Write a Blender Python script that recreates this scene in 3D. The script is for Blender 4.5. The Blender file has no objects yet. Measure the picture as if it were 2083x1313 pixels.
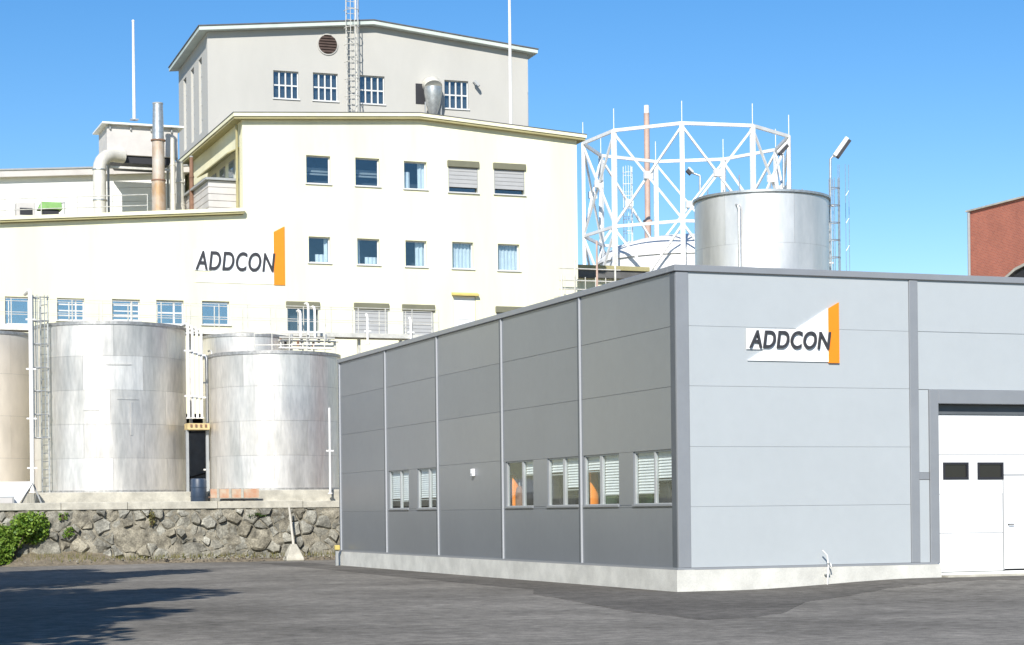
import bpy, bmesh, math, random
from mathutils import Vector, Matrix
R = math.radians
rnd = random.Random(7)
scene = bpy.context.scene
COL = scene.collection

# ------------------------------------------------------------------ camera
# site frame: X runs along the building fronts, Y away from the street, Z up
F = 3980.0; H = 1.68; TH = 0.0111; YAW = math.atan2(1514, 3980)
cam = bpy.data.cameras.new('camera'); camo = bpy.data.objects.new('camera', cam); COL.objects.link(camo)
cam.sensor_width = 36; cam.lens = 36 * F / 2083; cam.shift_y = (1041 - 656.5) / 2083
cam.clip_end = 4000; cam.clip_start = .1
camo.location = (0, 0, H)
camo.matrix_world = Matrix.Translation((0, 0, H)) @ Matrix.Rotation(-YAW, 4, 'Z') @ Matrix.Rotation(R(90), 4, 'X') @ Matrix.Rotation(-TH, 4, 'Z')
scene.camera = camo

# ------------------------------------------------------------------ light
SUN_EL = R(34); SUN_AZ = YAW + R(9)          # the sun stands behind the viewer
sdir = Vector((math.sin(SUN_AZ) * math.cos(SUN_EL), math.cos(SUN_AZ) * math.cos(SUN_EL), -math.sin(SUN_EL)))
world = bpy.data.worlds.new('World'); scene.world = world; world.use_nodes = True
wn = world.node_tree.nodes; wl = world.node_tree.links
bg = wn['Background']; sky = wn.new('ShaderNodeTexSky'); sky.sky_type = 'NISHITA'; sky.sun_disc = False
sky.sun_elevation = SUN_EL; sky.sun_rotation = SUN_AZ + math.pi
sky.altitude = 200; sky.air_density = 1.0; sky.dust_density = 0.0; sky.ozone_density = 2.4
hs = wn.new('ShaderNodeHueSaturation'); hs.inputs['Hue'].default_value = .505; hs.inputs['Saturation'].default_value = 1.36; hs.inputs['Value'].default_value = 1.0
wl.new(sky.outputs[0], hs.inputs['Color']); wl.new(hs.outputs[0], bg.inputs[0]); bg.inputs[1].default_value = 0.11
sl = bpy.data.lights.new('sun', 'SUN'); sl.energy = 5.0; sl.angle = R(.53); sl.color = (1, .965, .9)
slo = bpy.data.objects.new('sun', sl); COL.objects.link(slo); slo.rotation_euler = sdir.to_track_quat('-Z', 'Y').to_euler(); slo.location = (-20, -40, 40)
vs = scene.view_settings; vs.view_transform = 'Standard'; vs.look = 'None'; vs.gamma = 1; vs.exposure = 0.35; vs.use_curve_mapping = False

# ------------------------------------------------------------------ pixel rays
def ray(u, v):
    a = (u - 1041.5) / F; b = (1041 - v) / F
    r = a * math.cos(TH) + b * math.sin(TH); up = -a * math.sin(TH) + b * math.cos(TH)
    c, s = math.cos(YAW), math.sin(YAW)
    return (s + r * c, c - r * s, up)
def atV(u, v, V): d = ray(u, v); t = V / d[1]; return Vector((d[0] * t, V, H + d[2] * t))
def atU(u, v, U): d = ray(u, v); t = U / d[0]; return Vector((U, d[1] * t, H + d[2] * t))
def atZ(u, v, Z): d = ray(u, v); t = (Z - H) / d[2]; return Vector((d[0] * t, d[1] * t, Z))
def atD(u, v, D): d = ray(u, v); return Vector((d[0] * D, d[1] * D, H + d[2] * D))

# ------------------------------------------------------------------ materials
MATS = {}
def mat(name, col, rough=.6, metal=0, var=.0, vscale=3.0, bump=0, bscale=40, stretch=(1, 1, 1), spec=.5, col2=None, rvar=0, fine=0, fscale=60):
    m = bpy.data.materials.new(name); m.use_nodes = True; MATS[name] = m
    n = m.node_tree.nodes; l = m.node_tree.links; b = n['Principled BSDF']
    b.inputs['Base Color'].default_value = (*col, 1); b.inputs['Roughness'].default_value = rough
    b.inputs['Metallic'].default_value = metal; b.inputs['Specular IOR Level'].default_value = spec
    tc = n.new('ShaderNodeTexCoord'); mp = n.new('ShaderNodeMapping'); mp.inputs['Scale'].default_value = stretch
    l.new(tc.outputs['Object'], mp.inputs[0])
    if var or col2:
        t = n.new('ShaderNodeTexNoise'); t.inputs['Scale'].default_value = vscale; t.inputs['Detail'].default_value = 6; t.inputs['Roughness'].default_value = .62
        l.new(mp.outputs[0], t.inputs['Vector'])
        cr = n.new('ShaderNodeValToRGB'); l.new(t.outputs['Fac'], cr.inputs[0])
        c2 = col2 or tuple(c * (1 - var) for c in col); c1 = col if col2 else tuple(min(1, c * (1 + var * .5)) for c in col)
        cr.color_ramp.elements[0].color = (*c2, 1); cr.color_ramp.elements[1].color = (*c1, 1)
        cr.color_ramp.elements[0].position = .35; cr.color_ramp.elements[1].position = .65
        out = cr.outputs[0]
        if fine:
            t2 = n.new('ShaderNodeTexNoise'); t2.inputs['Scale'].default_value = fscale; t2.inputs['Detail'].default_value = 4
            l.new(mp.outputs[0], t2.inputs['Vector'])
            mr = n.new('ShaderNodeMapRange'); mr.inputs['From Min'].default_value = .3; mr.inputs['From Max'].default_value = .7
            mr.inputs['To Min'].default_value = 1 - fine; mr.inputs['To Max'].default_value = 1 + fine
            l.new(t2.outputs['Fac'], mr.inputs[0])
            mx = n.new('ShaderNodeMix'); mx.data_type = 'RGBA'; mx.blend_type = 'MULTIPLY'; mx.inputs[0].default_value = 1
            l.new(out, mx.inputs[6]); l.new(mr.outputs[0], mx.inputs[7]); out = mx.outputs[2]
        l.new(out, b.inputs['Base Color'])
        if rvar:
            mr = n.new('ShaderNodeMapRange'); mr.inputs['From Min'].default_value = .3; mr.inputs['From Max'].default_value = .7
            mr.inputs['To Min'].default_value = rough - rvar; mr.inputs['To Max'].default_value = rough + rvar
            l.new(t.outputs['Fac'], mr.inputs[0]); l.new(mr.outputs[0], b.inputs['Roughness'])
    if bump:
        t = n.new('ShaderNodeTexNoise'); t.inputs['Scale'].default_value = bscale; t.inputs['Detail'].default_value = 5
        l.new(mp.outputs[0], t.inputs['Vector'])
        bp = n.new('ShaderNodeBump'); bp.inputs['Strength'].default_value = bump; bp.inputs['Distance'].default_value = .02
        l.new(t.outputs['Fac'], bp.inputs['Height']); l.new(bp.outputs[0], b.inputs['Normal'])
    return m
mat('render_cream', (.80, .77, .55), .9, var=.10, vscale=.5, bump=.12, bscale=30, stretch=(1, 1, .14), fine=.02, fscale=5)
mat('cream_trim_shaded', (.36, .32, .16), .7, var=.12, vscale=1.5)  # cream trim darkened: the shadow under the roof edges is in the colour
mat('cream_soffit', (.45, .33, .16), .8, var=.15, vscale=2)
mat('render_grey', (.475, .46, .42), .9, var=.05, vscale=.5, bump=.1, bscale=30, stretch=(1, 1, .4))
mat('grey_trim', (.55, .60, .54), .6, var=.1, vscale=1)
mat('roof_felt', (.12, .12, .12), .9, var=.2, vscale=2)
mat('frame_alu', (.46, .47, .47), .45, metal=.3)
mat('frame_white', (.62, .62, .60), .5, var=.06, vscale=4)
mat('frame_grey', (.33, .34, .34), .5, var=.08, vscale=4)
mat('steel_white', (.78, .76, .72), .5, var=.08, vscale=1.2)
mat('steel_pale', (.62, .60, .54), .5, metal=.2, var=.2, vscale=3)
mat('galvanised', (.52, .53, .52), .42, metal=.75, var=.2, vscale=6)
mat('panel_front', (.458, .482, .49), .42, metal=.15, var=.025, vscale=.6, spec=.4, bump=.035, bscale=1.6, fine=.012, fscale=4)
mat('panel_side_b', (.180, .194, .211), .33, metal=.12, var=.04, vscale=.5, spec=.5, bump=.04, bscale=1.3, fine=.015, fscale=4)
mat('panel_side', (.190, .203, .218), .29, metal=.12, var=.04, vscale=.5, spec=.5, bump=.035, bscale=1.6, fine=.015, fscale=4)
mat('trim_grey', (.275, .285, .30), .4, metal=.2, var=.05, vscale=1.5)
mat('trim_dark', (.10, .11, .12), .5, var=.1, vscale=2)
mat('trim_light', (.50, .51, .53), .4, metal=.3)
mat('concrete', (.60, .585, .53), .9, var=.16, vscale=1.6, bump=.25, bscale=35, fine=.06, fscale=30)
mat('concrete_pale', (.50, .47, .39), .9, var=.25, vscale=2.2, bump=.25, bscale=30, fine=.06, fscale=25)
mat('door_white', (.84, .84, .83), .45, var=.015, vscale=1)
mat('door_joint', (.36, .36, .36), .6)
mat('orange', (.85, .25, .008), .45, var=.03, vscale=3)
mat('letter_black', (.035, .035, .04), .5)
mat('sign_white', (.88, .88, .87), .4)
mat('shutter_pale', (.40, .40, .395), .6, var=.06, vscale=2)
mat('shutter_box', (.17, .165, .11), .7, var=.1, vscale=2)
mat('curtain', (.78, .79, .80), .9, var=.08, vscale=5)
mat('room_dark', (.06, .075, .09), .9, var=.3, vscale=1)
mat('rust', (.55, .53, .50), .65, metal=.35, col2=(.44, .28, .15), vscale=1.1, stretch=(1, 1, .7), rvar=.12, bump=.2)
mat('duct_pale', (.66, .63, .55), .55, metal=.2, var=.14, vscale=2)
mat('unit_box', (.56, .53, .50), .7, var=.10, vscale=1.5)
mat('black', (.02, .02, .025), .6)
mat('dark_glass', (.018, .018, .02), .12, spec=.5)
mat('navy', (.03, .05, .085), .45, var=.2, vscale=3)
mat('slate', (.12, .14, .175), .5, var=.2, vscale=2)
mat('green_paint', (.24, .44, .14), .5, var=.15, vscale=4)
mat('vent_brown', (.085, .055, .045), .8, var=.2, vscale=3)
mat('brown_rust', (.22, .12, .075), .8, var=.3, vscale=3)
mat('beam_ochre', (.58, .45, .22), .6, var=.2, vscale=4)
mat('salmon', (.52, .24, .13), .7, col2=(.55, .45, .33), vscale=2.5)
mat('yellow_paint', (.58, .46, .14), .5, var=.1)
mat('white_clad', (.80, .80, .78), .5, var=.04, vscale=1.5)
mat('wood_pole', (.62, .58, .50), .7, var=.15, vscale=6, stretch=(4, 4, .5))
mat('earth', (.20, .165, .115), 1, var=.35, vscale=4, bump=.8, bscale=14, fine=.25, fscale=30)
mat('mortar', (.265, .24, .185), 1, var=.6, vscale=2.2, bump=1, bscale=16, fine=.35, fscale=26)
for i, c in enumerate([(.255, .24, .195), (.33, .315, .262), (.215, .205, .17), (.275, .248, .187)]):
    mat('stone_%d' % i, c, .95, var=.55, vscale=2.0, bump=1, bscale=11, fine=.35, fscale=17)
mat('bark', (.10, .075, .05), 1, var=.3, vscale=5, bump=.6, bscale=20)
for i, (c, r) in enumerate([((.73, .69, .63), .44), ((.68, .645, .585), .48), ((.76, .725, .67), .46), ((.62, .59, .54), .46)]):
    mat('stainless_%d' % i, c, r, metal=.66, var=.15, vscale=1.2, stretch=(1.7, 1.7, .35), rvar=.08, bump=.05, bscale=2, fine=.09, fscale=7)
mat('weld', (.45, .44, .42), .5, metal=.7, var=.3, vscale=8)
mat('tank_cream', (.73, .66, .56), .5, metal=.35, var=.12, vscale=1.2, stretch=(1, 1, .4), rvar=.08)
mat('silo', (.76, .745, .715), .42, metal=.65, var=.14, vscale=1.0, stretch=(1, 1, .3), rvar=.08)
mat('gas_white', (.80, .78, .74), .5, var=.12, vscale=1.2)
mat('mast_pink', (.52, .36, .29), .6, var=.2, vscale=.8)

def asphalt(name, c1, c2, c3):
    m = bpy.data.materials.new(name); m.use_nodes = True; MATS[name] = m
    n = m.node_tree.nodes; l = m.node_tree.links; b = n['Principled BSDF']; b.inputs['Roughness'].default_value = 1; b.inputs['Specular IOR Level'].default_value = .12
    tc = n.new('ShaderNodeTexCoord')
    t1 = n.new('ShaderNodeTexNoise'); t1.inputs['Scale'].default_value = .22; t1.inputs['Detail'].default_value = 8; t1.inputs['Roughness'].default_value = .7
    t2 = n.new('ShaderNodeTexNoise'); t2.inputs['Scale'].default_value = 3.2; t2.inputs['Detail'].default_value = 9; t2.inputs['Roughness'].default_value = .75
    t3 = n.new('ShaderNodeTexVoronoi'); t3.inputs['Scale'].default_value = 70
    for t in (t1, t2, t3): l.new(tc.outputs['Object'], t.inputs['Vector'])
    cr = n.new('ShaderNodeValToRGB'); e = cr.color_ramp.elements; e[0].position = .36; e[0].color = (*c1, 1); e[1].position = .66; e[1].color = (*c3, 1)
    x = e.new(.5); x.color = (*c2, 1)
    l.new(t1.outputs['Fac'], cr.inputs[0])
    mr = n.new('ShaderNodeMapRange'); mr.inputs['From Min'].default_value = .3; mr.inputs['From Max'].default_value = .7; mr.inputs['To Min'].default_value = .55; mr.inputs['To Max'].default_value = 1.45
    l.new(t2.outputs['Fac'], mr.inputs[0])
    m1 = n.new('ShaderNodeMix'); m1.data_type = 'RGBA'; m1.blend_type = 'MULTIPLY'; m1.inputs[0].default_value = 1
    l.new(cr.outputs[0], m1.inputs[6]); l.new(mr.outputs[0], m1.inputs[7])
    mr2 = n.new('ShaderNodeMapRange'); mr2.inputs['To Min'].default_value = .8; mr2.inputs['To Max'].default_value = 1.2
    l.new(t3.outputs['Color'], mr2.inputs[0])
    m2 = n.new('ShaderNodeMix'); m2.data_type = 'RGBA'; m2.blend_type = 'MULTIPLY'; m2.inputs[0].default_value = 1
    l.new(m1.outputs[2], m2.inputs[6]); l.new(mr2.outputs[0], m2.inputs[7]); l.new(m2.outputs[2], b.inputs['Base Color'])
    bp = n.new('ShaderNodeBump'); bp.inputs['Strength'].default_value = .5; bp.inputs['Distance'].default_value = .01
    l.new(t2.outputs['Fac'], bp.inputs['Height']); l.new(bp.outputs[0], b.inputs['Normal'])
asphalt('asphalt', (.138, .127, .110), (.192, .177, .153), (.255, .235, .203))
asphalt('asphalt_new', (.092, .085, .074), (.122, .112, .098), (.160, .147, .128))
asphalt('gravel', (.24, .22, .18), (.30, .28, .23), (.36, .33, .27))

def leafmat(name, a, b_):
    m = bpy.data.materials.new(name); m.use_nodes = True; MATS[name] = m
    n = m.node_tree.nodes; l = m.node_tree.links; b = n['Principled BSDF']; b.inputs['Roughness'].default_value = .6
    g = n.new('ShaderNodeNewGeometry'); cr = n.new('ShaderNodeValToRGB')
    cr.color_ramp.elements[0].color = (*a, 1); cr.color_ramp.elements[1].color = (*b_, 1)
    l.new(g.outputs['Random Per Island'], cr.inputs[0]); l.new(cr.outputs[0], b.inputs['Base Color'])
    b.inputs['Subsurface Weight'].default_value = 0
    tr = n.new('ShaderNodeBsdfTranslucent'); l.new(cr.outputs[0], tr.inputs[0]); ad = n.new('ShaderNodeMixShader'); ad.inputs[0].default_value = .25
    l.new(b.outputs[0], ad.inputs[1]); l.new(tr.outputs[0], ad.inputs[2]); l.new(ad.outputs[0], n['Material Output'].inputs[0])
leafmat('leaf_bright', (.075, .165, .014), (.26, .38, .05)); leafmat('leaf_dark', (.03, .07, .015), (.09, .14, .03)); leafmat('leaf_dry', (.12, .13, .03), (.26, .22, .08))

def glass(name, tint, refl):
    m = bpy.data.materials.new(name); m.use_nodes = True; MATS[name] = m
    n = m.node_tree.nodes; l = m.node_tree.links; n.remove(n['Principled BSDF'])
    t = n.new('ShaderNodeBsdfTransparent'); t.inputs[0].default_value = (*tint, 1)
    g = n.new('ShaderNodeBsdfGlossy'); g.inputs['Roughness'].default_value = .03; g.inputs[0].default_value = (.9, .95, 1, 1)
    lw = n.new('ShaderNodeLayerWeight'); lw.inputs[0].default_value = .5
    pw_ = n.new('ShaderNodeMath'); pw_.operation = 'POWER'; pw_.inputs[1].default_value = 4.0; l.new(lw.outputs['Facing'], pw_.inputs[0])
    mu = n.new('ShaderNodeMath'); mu.operation = 'MULTIPLY'; mu.inputs[1].default_value = .32; l.new(pw_.outputs[0], mu.inputs[0])
    ma = n.new('ShaderNodeMath'); ma.operation = 'ADD'; ma.inputs[1].default_value = refl; ma.use_clamp = True; l.new(mu.outputs[0], ma.inputs[0])
    mx = n.new('ShaderNodeMixShader'); l.new(ma.outputs[0], mx.inputs[0]); l.new(t.outputs[0], mx.inputs[1]); l.new(g.outputs[0], mx.inputs[2])
    l.new(mx.outputs[0], n['Material Output'].inputs[0])
glass('glass', (.86, .91, .93), .09); glass('glass_blue', (.60, .76, .88), .36); glass('glass_clear', (.95, .97, .96), .02)

def brickmat():
    m = bpy.data.materials.new('brick_red'); m.use_nodes = True; MATS['brick_red'] = m
    n = m.node_tree.nodes; l = m.node_tree.links; b = n['Principled BSDF']; b.inputs['Roughness'].default_value = .9
    tc = n.new('ShaderNodeTexCoord'); sx = n.new('ShaderNodeSeparateXYZ'); cx = n.new('ShaderNodeCombineXYZ'); ad = n.new('ShaderNodeMath')
    l.new(tc.outputs['Object'], sx.inputs[0]); l.new(sx.outputs[0], ad.inputs[0]); l.new(sx.outputs[1], ad.inputs[1]); l.new(ad.outputs[0], cx.inputs[0]); l.new(sx.outputs[2], cx.inputs[1])
    br = n.new('ShaderNodeTexBrick'); br.inputs['Scale'].default_value = 4; br.inputs['Mortar Size'].default_value = .02
    br.inputs['Color1'].default_value = (.50, .145, .085, 1); br.inputs['Color2'].default_value = (.40, .11, .07, 1); br.inputs['Mortar'].default_value = (.44, .27, .2, 1)
    l.new(cx.outputs[0], br.inputs['Vector'])
    t = n.new('ShaderNodeTexNoise'); t.inputs['Scale'].default_value = .9; t.inputs['Detail'].default_value = 5; l.new(tc.outputs['Object'], t.inputs[0])
    mr = n.new('ShaderNodeMapRange'); mr.inputs['From Min'].default_value = .3; mr.inputs['From Max'].default_value = .7; mr.inputs['To Min'].default_value = .92; mr.inputs['To Max'].default_value = 1.1; l.new(t.outputs['Fac'], mr.inputs[0])
    mx = n.new('ShaderNodeMix'); mx.data_type = 'RGBA'; mx.blend_type = 'MULTIPLY'; mx.inputs[0].default_value = 1
    l.new(br.outputs[0], mx.inputs[6]); l.new(mr.outputs[0], mx.inputs[7]); l.new(mx.outputs[2], b.inputs['Base Color'])
brickmat()

# ------------------------------------------------------------------ builders
def tag(o, label=None, cat=None, group=None, kind=None):
    if label: o['label'] = label
    if cat: o['category'] = cat
    if group: o['group'] = group
    if kind: o['kind'] = kind
    return o
def thing(name, label, cat, loc, group=None):
    o = bpy.data.objects.new(name, None); o.empty_display_size = .3; COL.objects.link(o); o.location = loc
    return tag(o, label, cat, group)
def base_of(o):
    while o.parent: o = o.parent
    return Vector(o.location)

class MB:
    def __init__(s): s.v = []; s.f = []
    def add(s, vs_, fs):
        k = len(s.v); s.v += [tuple(p) for p in vs_]; s.f += [tuple(k + i for i in f) for f in fs]; return s
    def box(s, x0, x1, y0, y1, z0, z1):
        return s.add([(x0, y0, z0), (x1, y0, z0), (x1, y1, z0), (x0, y1, z0), (x0, y0, z1), (x1, y0, z1), (x1, y1, z1), (x0, y1, z1)],
                     [(0, 3, 2, 1), (4, 5, 6, 7), (0, 1, 5, 4), (1, 2, 6, 5), (2, 3, 7, 6), (3, 0, 4, 7)])
    def bar(s, p, q, w, h=None, up=(0, 0, 1)):
        p = Vector(p); q = Vector(q); h = h or w; d = (q - p).normalized(); upv = Vector(up)
        if abs(d.dot(upv)) > .98: upv = Vector((0, 1, 0))
        x = d.cross(upv).normalized() * w / 2; y = x.cross(d).normalized() * h / 2
        vs_ = [p - x - y, p + x - y, p + x + y, p - x + y, q - x - y, q + x - y, q + x + y, q - x + y]
        return s.add(vs_, [(0, 3, 2, 1), (4, 5, 6, 7), (0, 1, 5, 4), (1, 2, 6, 5), (2, 3, 7, 6), (3, 0, 4, 7)])
    def tube(s, pts, r, n=8, cap=True):
        pts = [Vector(p) for p in pts]; rr = r if isinstance(r, (list, tuple)) else [r] * len(pts); k0 = len(s.v); X = None
        for i, p in enumerate(pts):
            d = ((pts[min(i + 1, len(pts) - 1)] - pts[i]).normalized() + (pts[i] - pts[max(i - 1, 0)]).normalized())
            d.normalize()
            if X is None:
                up = Vector((0, 0, 1)) if abs(d.z) < .9 else Vector((0, 1, 0)); X = d.cross(up).normalized()
            else:
                X = (X - d * X.dot(d)).normalized()
            Y = d.cross(X)
            for j in range(n):
                a = 2 * math.pi * j / n; s.v.append(tuple(p + (X * math.cos(a) + Y * math.sin(a)) * rr[i]))
        for i in range(len(pts) - 1):
            for j in range(n):
                a = k0 + i * n + j; b = k0 + i * n + (j + 1) % n; s.f.append((a, b, b + n, a + n))
        if cap:
            s.f.append(tuple(k0 + j for j in range(n))[::-1]); s.f.append(tuple(k0 + (len(pts) - 1) * n + j for j in range(n)))
        return s
    def cyl(s, x, y, z0, z1, r, n=32, r2=None):
        r2 = r if r2 is None else r2
        vs_ = [(x + r * math.cos(2 * math.pi * j / n), y + r * math.sin(2 * math.pi * j / n), z0) for j in range(n)] + \
              [(x + r2 * math.cos(2 * math.pi * j / n), y + r2 * math.sin(2 * math.pi * j / n), z1) for j in range(n)]
        return s.add(vs_, [(j, (j + 1) % n, n + (j + 1) % n, n + j) for j in range(n)] + [tuple(range(n))[::-1], tuple(range(n, 2 * n))])
    def ringband(s, x, y, z0, z1, r0, r1, n=64, a0=0, a1=2 * math.pi):
        full = abs(a1 - a0 - 2 * math.pi) < 1e-4; m = n if full else n + 1; vs_ = []
        for j in range(m):
            a = a0 + (a1 - a0) * j / n; c, d = math.cos(a), math.sin(a)
            vs_ += [(x + r0 * c, y + r0 * d, z0), (x + r1 * c, y + r1 * d, z0), (x + r1 * c, y + r1 * d, z1), (x + r0 * c, y + r0 * d, z1)]
        fs = []
        for j in range(n):
            p = 4 * j; q = 4 * ((j + 1) % m)
            fs += [(p + 1, q + 1, q + 2, p + 2), (p + 2, q + 2, q + 3, p + 3), (p + 3, q + 3, q, p), (p, q, q + 1, p + 1)]
        if not full: fs += [(0, 1, 2, 3), tuple(4 * n + i for i in (3, 2, 1, 0))]
        return s.add(vs_, fs)
    def prism(s, poly, vec):
        poly = [Vector(p) for p in poly]; vec = Vector(vec); n = len(poly)
        return s.add(poly + [p + vec for p in poly], [tuple(range(n))[::-1], tuple(range(n, 2 * n))] + [(j, (j + 1) % n, n + (j + 1) % n, n + j) for j in range(n)])
    def build(s, name, m, parent=None, bevel=0, smooth=False, loc=None, fix=True):
        org = base_of(parent) if parent else Vector(loc or (0, 0, 0))
        me = bpy.data.meshes.new(name); me.from_pydata([tuple(Vector(p) - org) for p in s.v], [], s.f); me.update()
        if fix or bevel:
            bm = bmesh.new(); bm.from_mesh(me)
            if fix: bmesh.ops.recalc_face_normals(bm, faces=bm.faces)
            if bevel: bmesh.ops.bevel(bm, geom=bm.edges[:], offset=bevel, segments=1, affect='EDGES', clamp_overlap=True)
            bm.to_mesh(me); bm.free()
        if smooth:
            me.shade_smooth(); me.set_sharp_from_angle(angle=R(smooth if smooth is not True else 35))
        me.materials.append(MATS[m])
        o = bpy.data.objects.new(name, me); COL.objects.link(o)
        if parent: o.parent = parent
        else: o.location = org
        return o
def box(name, m, parent, *a, bevel=0, loc=None): return MB().box(*a).build(name, m, parent, bevel=bevel, loc=loc)
def wall_v(V, u0, u1, zb, top, holes, depth, extra_u=()):
    """front skin facing -Y with rectangular openings and their reveals; top is a function of u"""
    mb = MB(); us = sorted(set([u0, u1] + [h[0] for h in holes] + [h[1] for h in holes] + list(extra_u)))
    zs = sorted(set([zb] + [h[2] for h in holes] + [h[3] for h in holes]))
    for i in range(len(us) - 1):
        a, b = us[i], us[i + 1]
        for j in range(len(zs)):
            za = zs[j]; zc = zs[j + 1] if j + 1 < len(zs) else None
            um = (a + b) / 2; zm = (za + zc) / 2 if zc else za + .001
            if zc and any(h[0] < um < h[1] and h[2] < zm < h[3] for h in holes): continue
            t0, t1 = (zc, zc) if zc else (top(a), top(b))
            mb.add([(a, V, za), (b, V, za), (b, V, t1), (a, V, t0)], [(0, 1, 2, 3)])
    for (a, b, c, d) in holes:
        y1 = V + depth
        mb.add([(a, V, c), (b, V, c), (b, V, d), (a, V, d), (a, y1, c), (b, y1, c), (b, y1, d), (a, y1, d)],
               [(0, 4, 5, 1), (1, 5, 6, 2), (2, 6, 7, 3), (3, 7, 4, 0)])
    return mb

# ================================================================== SETTING
def ground_z(x, y):
    t = max(0, min(1, (x - 18.5) / 4.6)); t = t * t * (3 - 2 * t)
    s = max(0, min(1, (y - 28.0) / 7.6)); s = s * s * (3 - 2 * s)
    return .155 * t * s
mb = MB(); xs = [-400, -150, -60, -30, -15, -5] + [k * 1.0 for k in range(0, 45)] + [60, 100, 200, 400]; ys = [-300, -100, -40, -15] + [k * 1.0 for k in range(-5, 75)] + [120, 250, 600]
for y in ys:
    for x in xs: mb.v.append((x, y, ground_z(x, y)))
nx = len(xs)
for j in range(len(ys) - 1):
    for i in range(nx - 1): mb.f.append((j * nx + i, j * nx + i + 1, (j + 1) * nx + i + 1, (j + 1) * nx + i))
tag(mb.build('ground', 'asphalt', smooth=True), 'grey worn asphalt yard in front of the buildings', kind='structure')

U0, V0, V1, ZT, ZP = 17.37, 36.10, 61.25, 6.66, .47
# darker freshly laid asphalt along the hall
mb = MB()
def sheet(poly, lift=.004):
    k = len(mb.v); mb.v += [(x, y, ground_z(x, y) + lift) for x, y in poly]; mb.f.append(tuple(range(k, k + len(poly))))
ln = [(U0 - .105, 66.0), (U0 - .105, 60), (U0 - .105, 50), (U0 - .105, 42), (U0 - .105, 37.2)]; off = [(U0 - 2.0, 39.0), (U0 - 2.05, 42), (U0 - 1.95, 46), (U0 - 1.9, 50), (U0 - 1.75, 55), (U0 - 1.7, 60), (U0 - 1.6, 66)]
sheet(ln + off)
tag(mb.build('asphalt_strip', 'asphalt_new', fix=False), 'dark strip of newer asphalt along the hall plinth', kind='structure')
mb = MB(); edge_px = [(1085, 1209), (1180, 1228), (1290, 1246), (1420, 1262), (1530, 1258), (1595, 1249), (1640, 1224), (1740, 1212), (1850, 1201), (2083, 1193), (2400, 1186)]
def edge_y(px):
    for (xa, ya), (xb, yb_) in zip(edge_px, edge_px[1:]):
        if xa <= px <= xb: return ya + (yb_ - ya) * (px - xa) / (xb - xa)
    return edge_px[-1][1]
prev = None; px = 1085
while px < 2400:
    o_ = atZ(px, edge_y(px) + .9 * math.sin(px * .031) + .5 * math.sin(px * .131 + 1), 0); d = ray(px, 1100)
    if px < 1381: i_ = Vector((U0 - .115, (U0 - .115) * d[1] / d[0], 0))
    else: i_ = Vector(((V0 - .115) * d[0] / d[1], V0 - .115, 0))
    if i_.length < o_.length: i_ = o_ * 1.001
    col_ = [o_.lerp(i_, k) for k in (0, .02, .2, .4, .6, .8, 1)]
    if prev:
        for k in range(6):
            n_ = len(mb.v); mb.v += [(q.x, q.y, ground_z(q.x, q.y) + (-.006 if (k == 0 and j_ < 2) else .009)) for j_, q in enumerate((prev[k], col_[k], col_[k + 1], prev[k + 1]))]; mb.f.append((n_, n_ + 1, n_ + 2, n_ + 3))
    prev = col_; px += 12
tag(mb.build('asphalt_apron', 'asphalt_new', fix=False), 'darker asphalt apron in front of the hall door', kind='structure')

VW = 69.0; ZTR = 2.02
tag(box('terrace', 'gravel', None, -60, 160, VW + .35, 330, -.5, ZTR), 'raised gravel terrace under tanks and factory', kind='structure')
# earth verge at the foot of the stone wall
mb = MB(); n = 60
for i in range(n + 1):
    x = -8 + i * .5
    w = (.55 if x > 11.5 else 1.25) + .2 * math.sin(x * 1.7) + .1 * math.sin(x * 4.1); hgt = .22 if x > 11 else .5
    for (dy, z) in ((w, -.01), (w * .7, .03 + .02 * math.sin(x * 9)), (w * .35, hgt * .45 + .03 * math.sin(x * 5)), (-.1, hgt + .05 * math.sin(x * 3.3))): mb.v.append((x, VW - dy, z))
for i in range(n):
    for j in range(3): a = i * 4 + j; mb.f.append((a, a + 4, a + 5, a + 1))
tag(mb.build('verge', 'earth', smooth=True), 'strip of bare earth below the stone wall', kind='structure')

# ================================================================== STONE WALL
def clip(poly, px, py, nx_, ny_):
    out = []
    for i in range(len(poly)):
        a = poly[i]; b = poly[(i + 1) % len(poly)]
        da = (a[0] - px) * nx_ + (a[1] - py) * ny_; db = (b[0] - px) * nx_ + (b[1] - py) * ny_
        if da <= 0: out.append(a)
        if da * db < 0:
            t = da / (da - db); out.append((a[0] + (b[0] - a[0]) * t, a[1] + (b[1] - a[1]) * t))
    return out
sw = thing('stone_wall', 'rough grey rubble stone retaining wall with pale concrete coping below the tanks', 'wall', (13, VW, 0))
XA, XB = 6.6, 24.0; ZS = 1.90
mbk = MB(); nb, mz = 260, 26
from mathutils import noise as mnoise
for i in range(nb + 1):
    for j in range(mz + 1):
        x = XA - 8 + (XB - XA + 8) * i / nb; z = -.1 + (ZS + .1) * j / mz
        d = .055 * mnoise.noise((x * 2.1, z * 2.1, 0)) + .045 * mnoise.noise((x * 5.3, z * 5.3, 4)) + rnd.uniform(-.018, .018)
        mbk.v.append((x, VW - .03 + d * 1.4, z))
for i in range(nb):
    for j in range(mz): a = i * (mz + 1) + j; mbk.f.append((a, a + mz + 1, a + mz + 2, a + 1))
mbk.build('mortar_bed', 'mortar', sw, smooth=60)
pts = []
tries = 0
while len(pts) < 210 and tries < 20000:
    tries += 1
    big = rnd.random() < .22
    p = (rnd.uniform(XA, XB), rnd.uniform(0, ZS), rnd.uniform(.55, .85) if big else rnd.uniform(.17, .40))
    if all(((p[0] - q[0]) / 1.25) ** 2 + (p[1] - q[1]) ** 2 > ((p[2] + q[2]) * .5) ** 2 for q in pts): pts.append(p)
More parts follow.
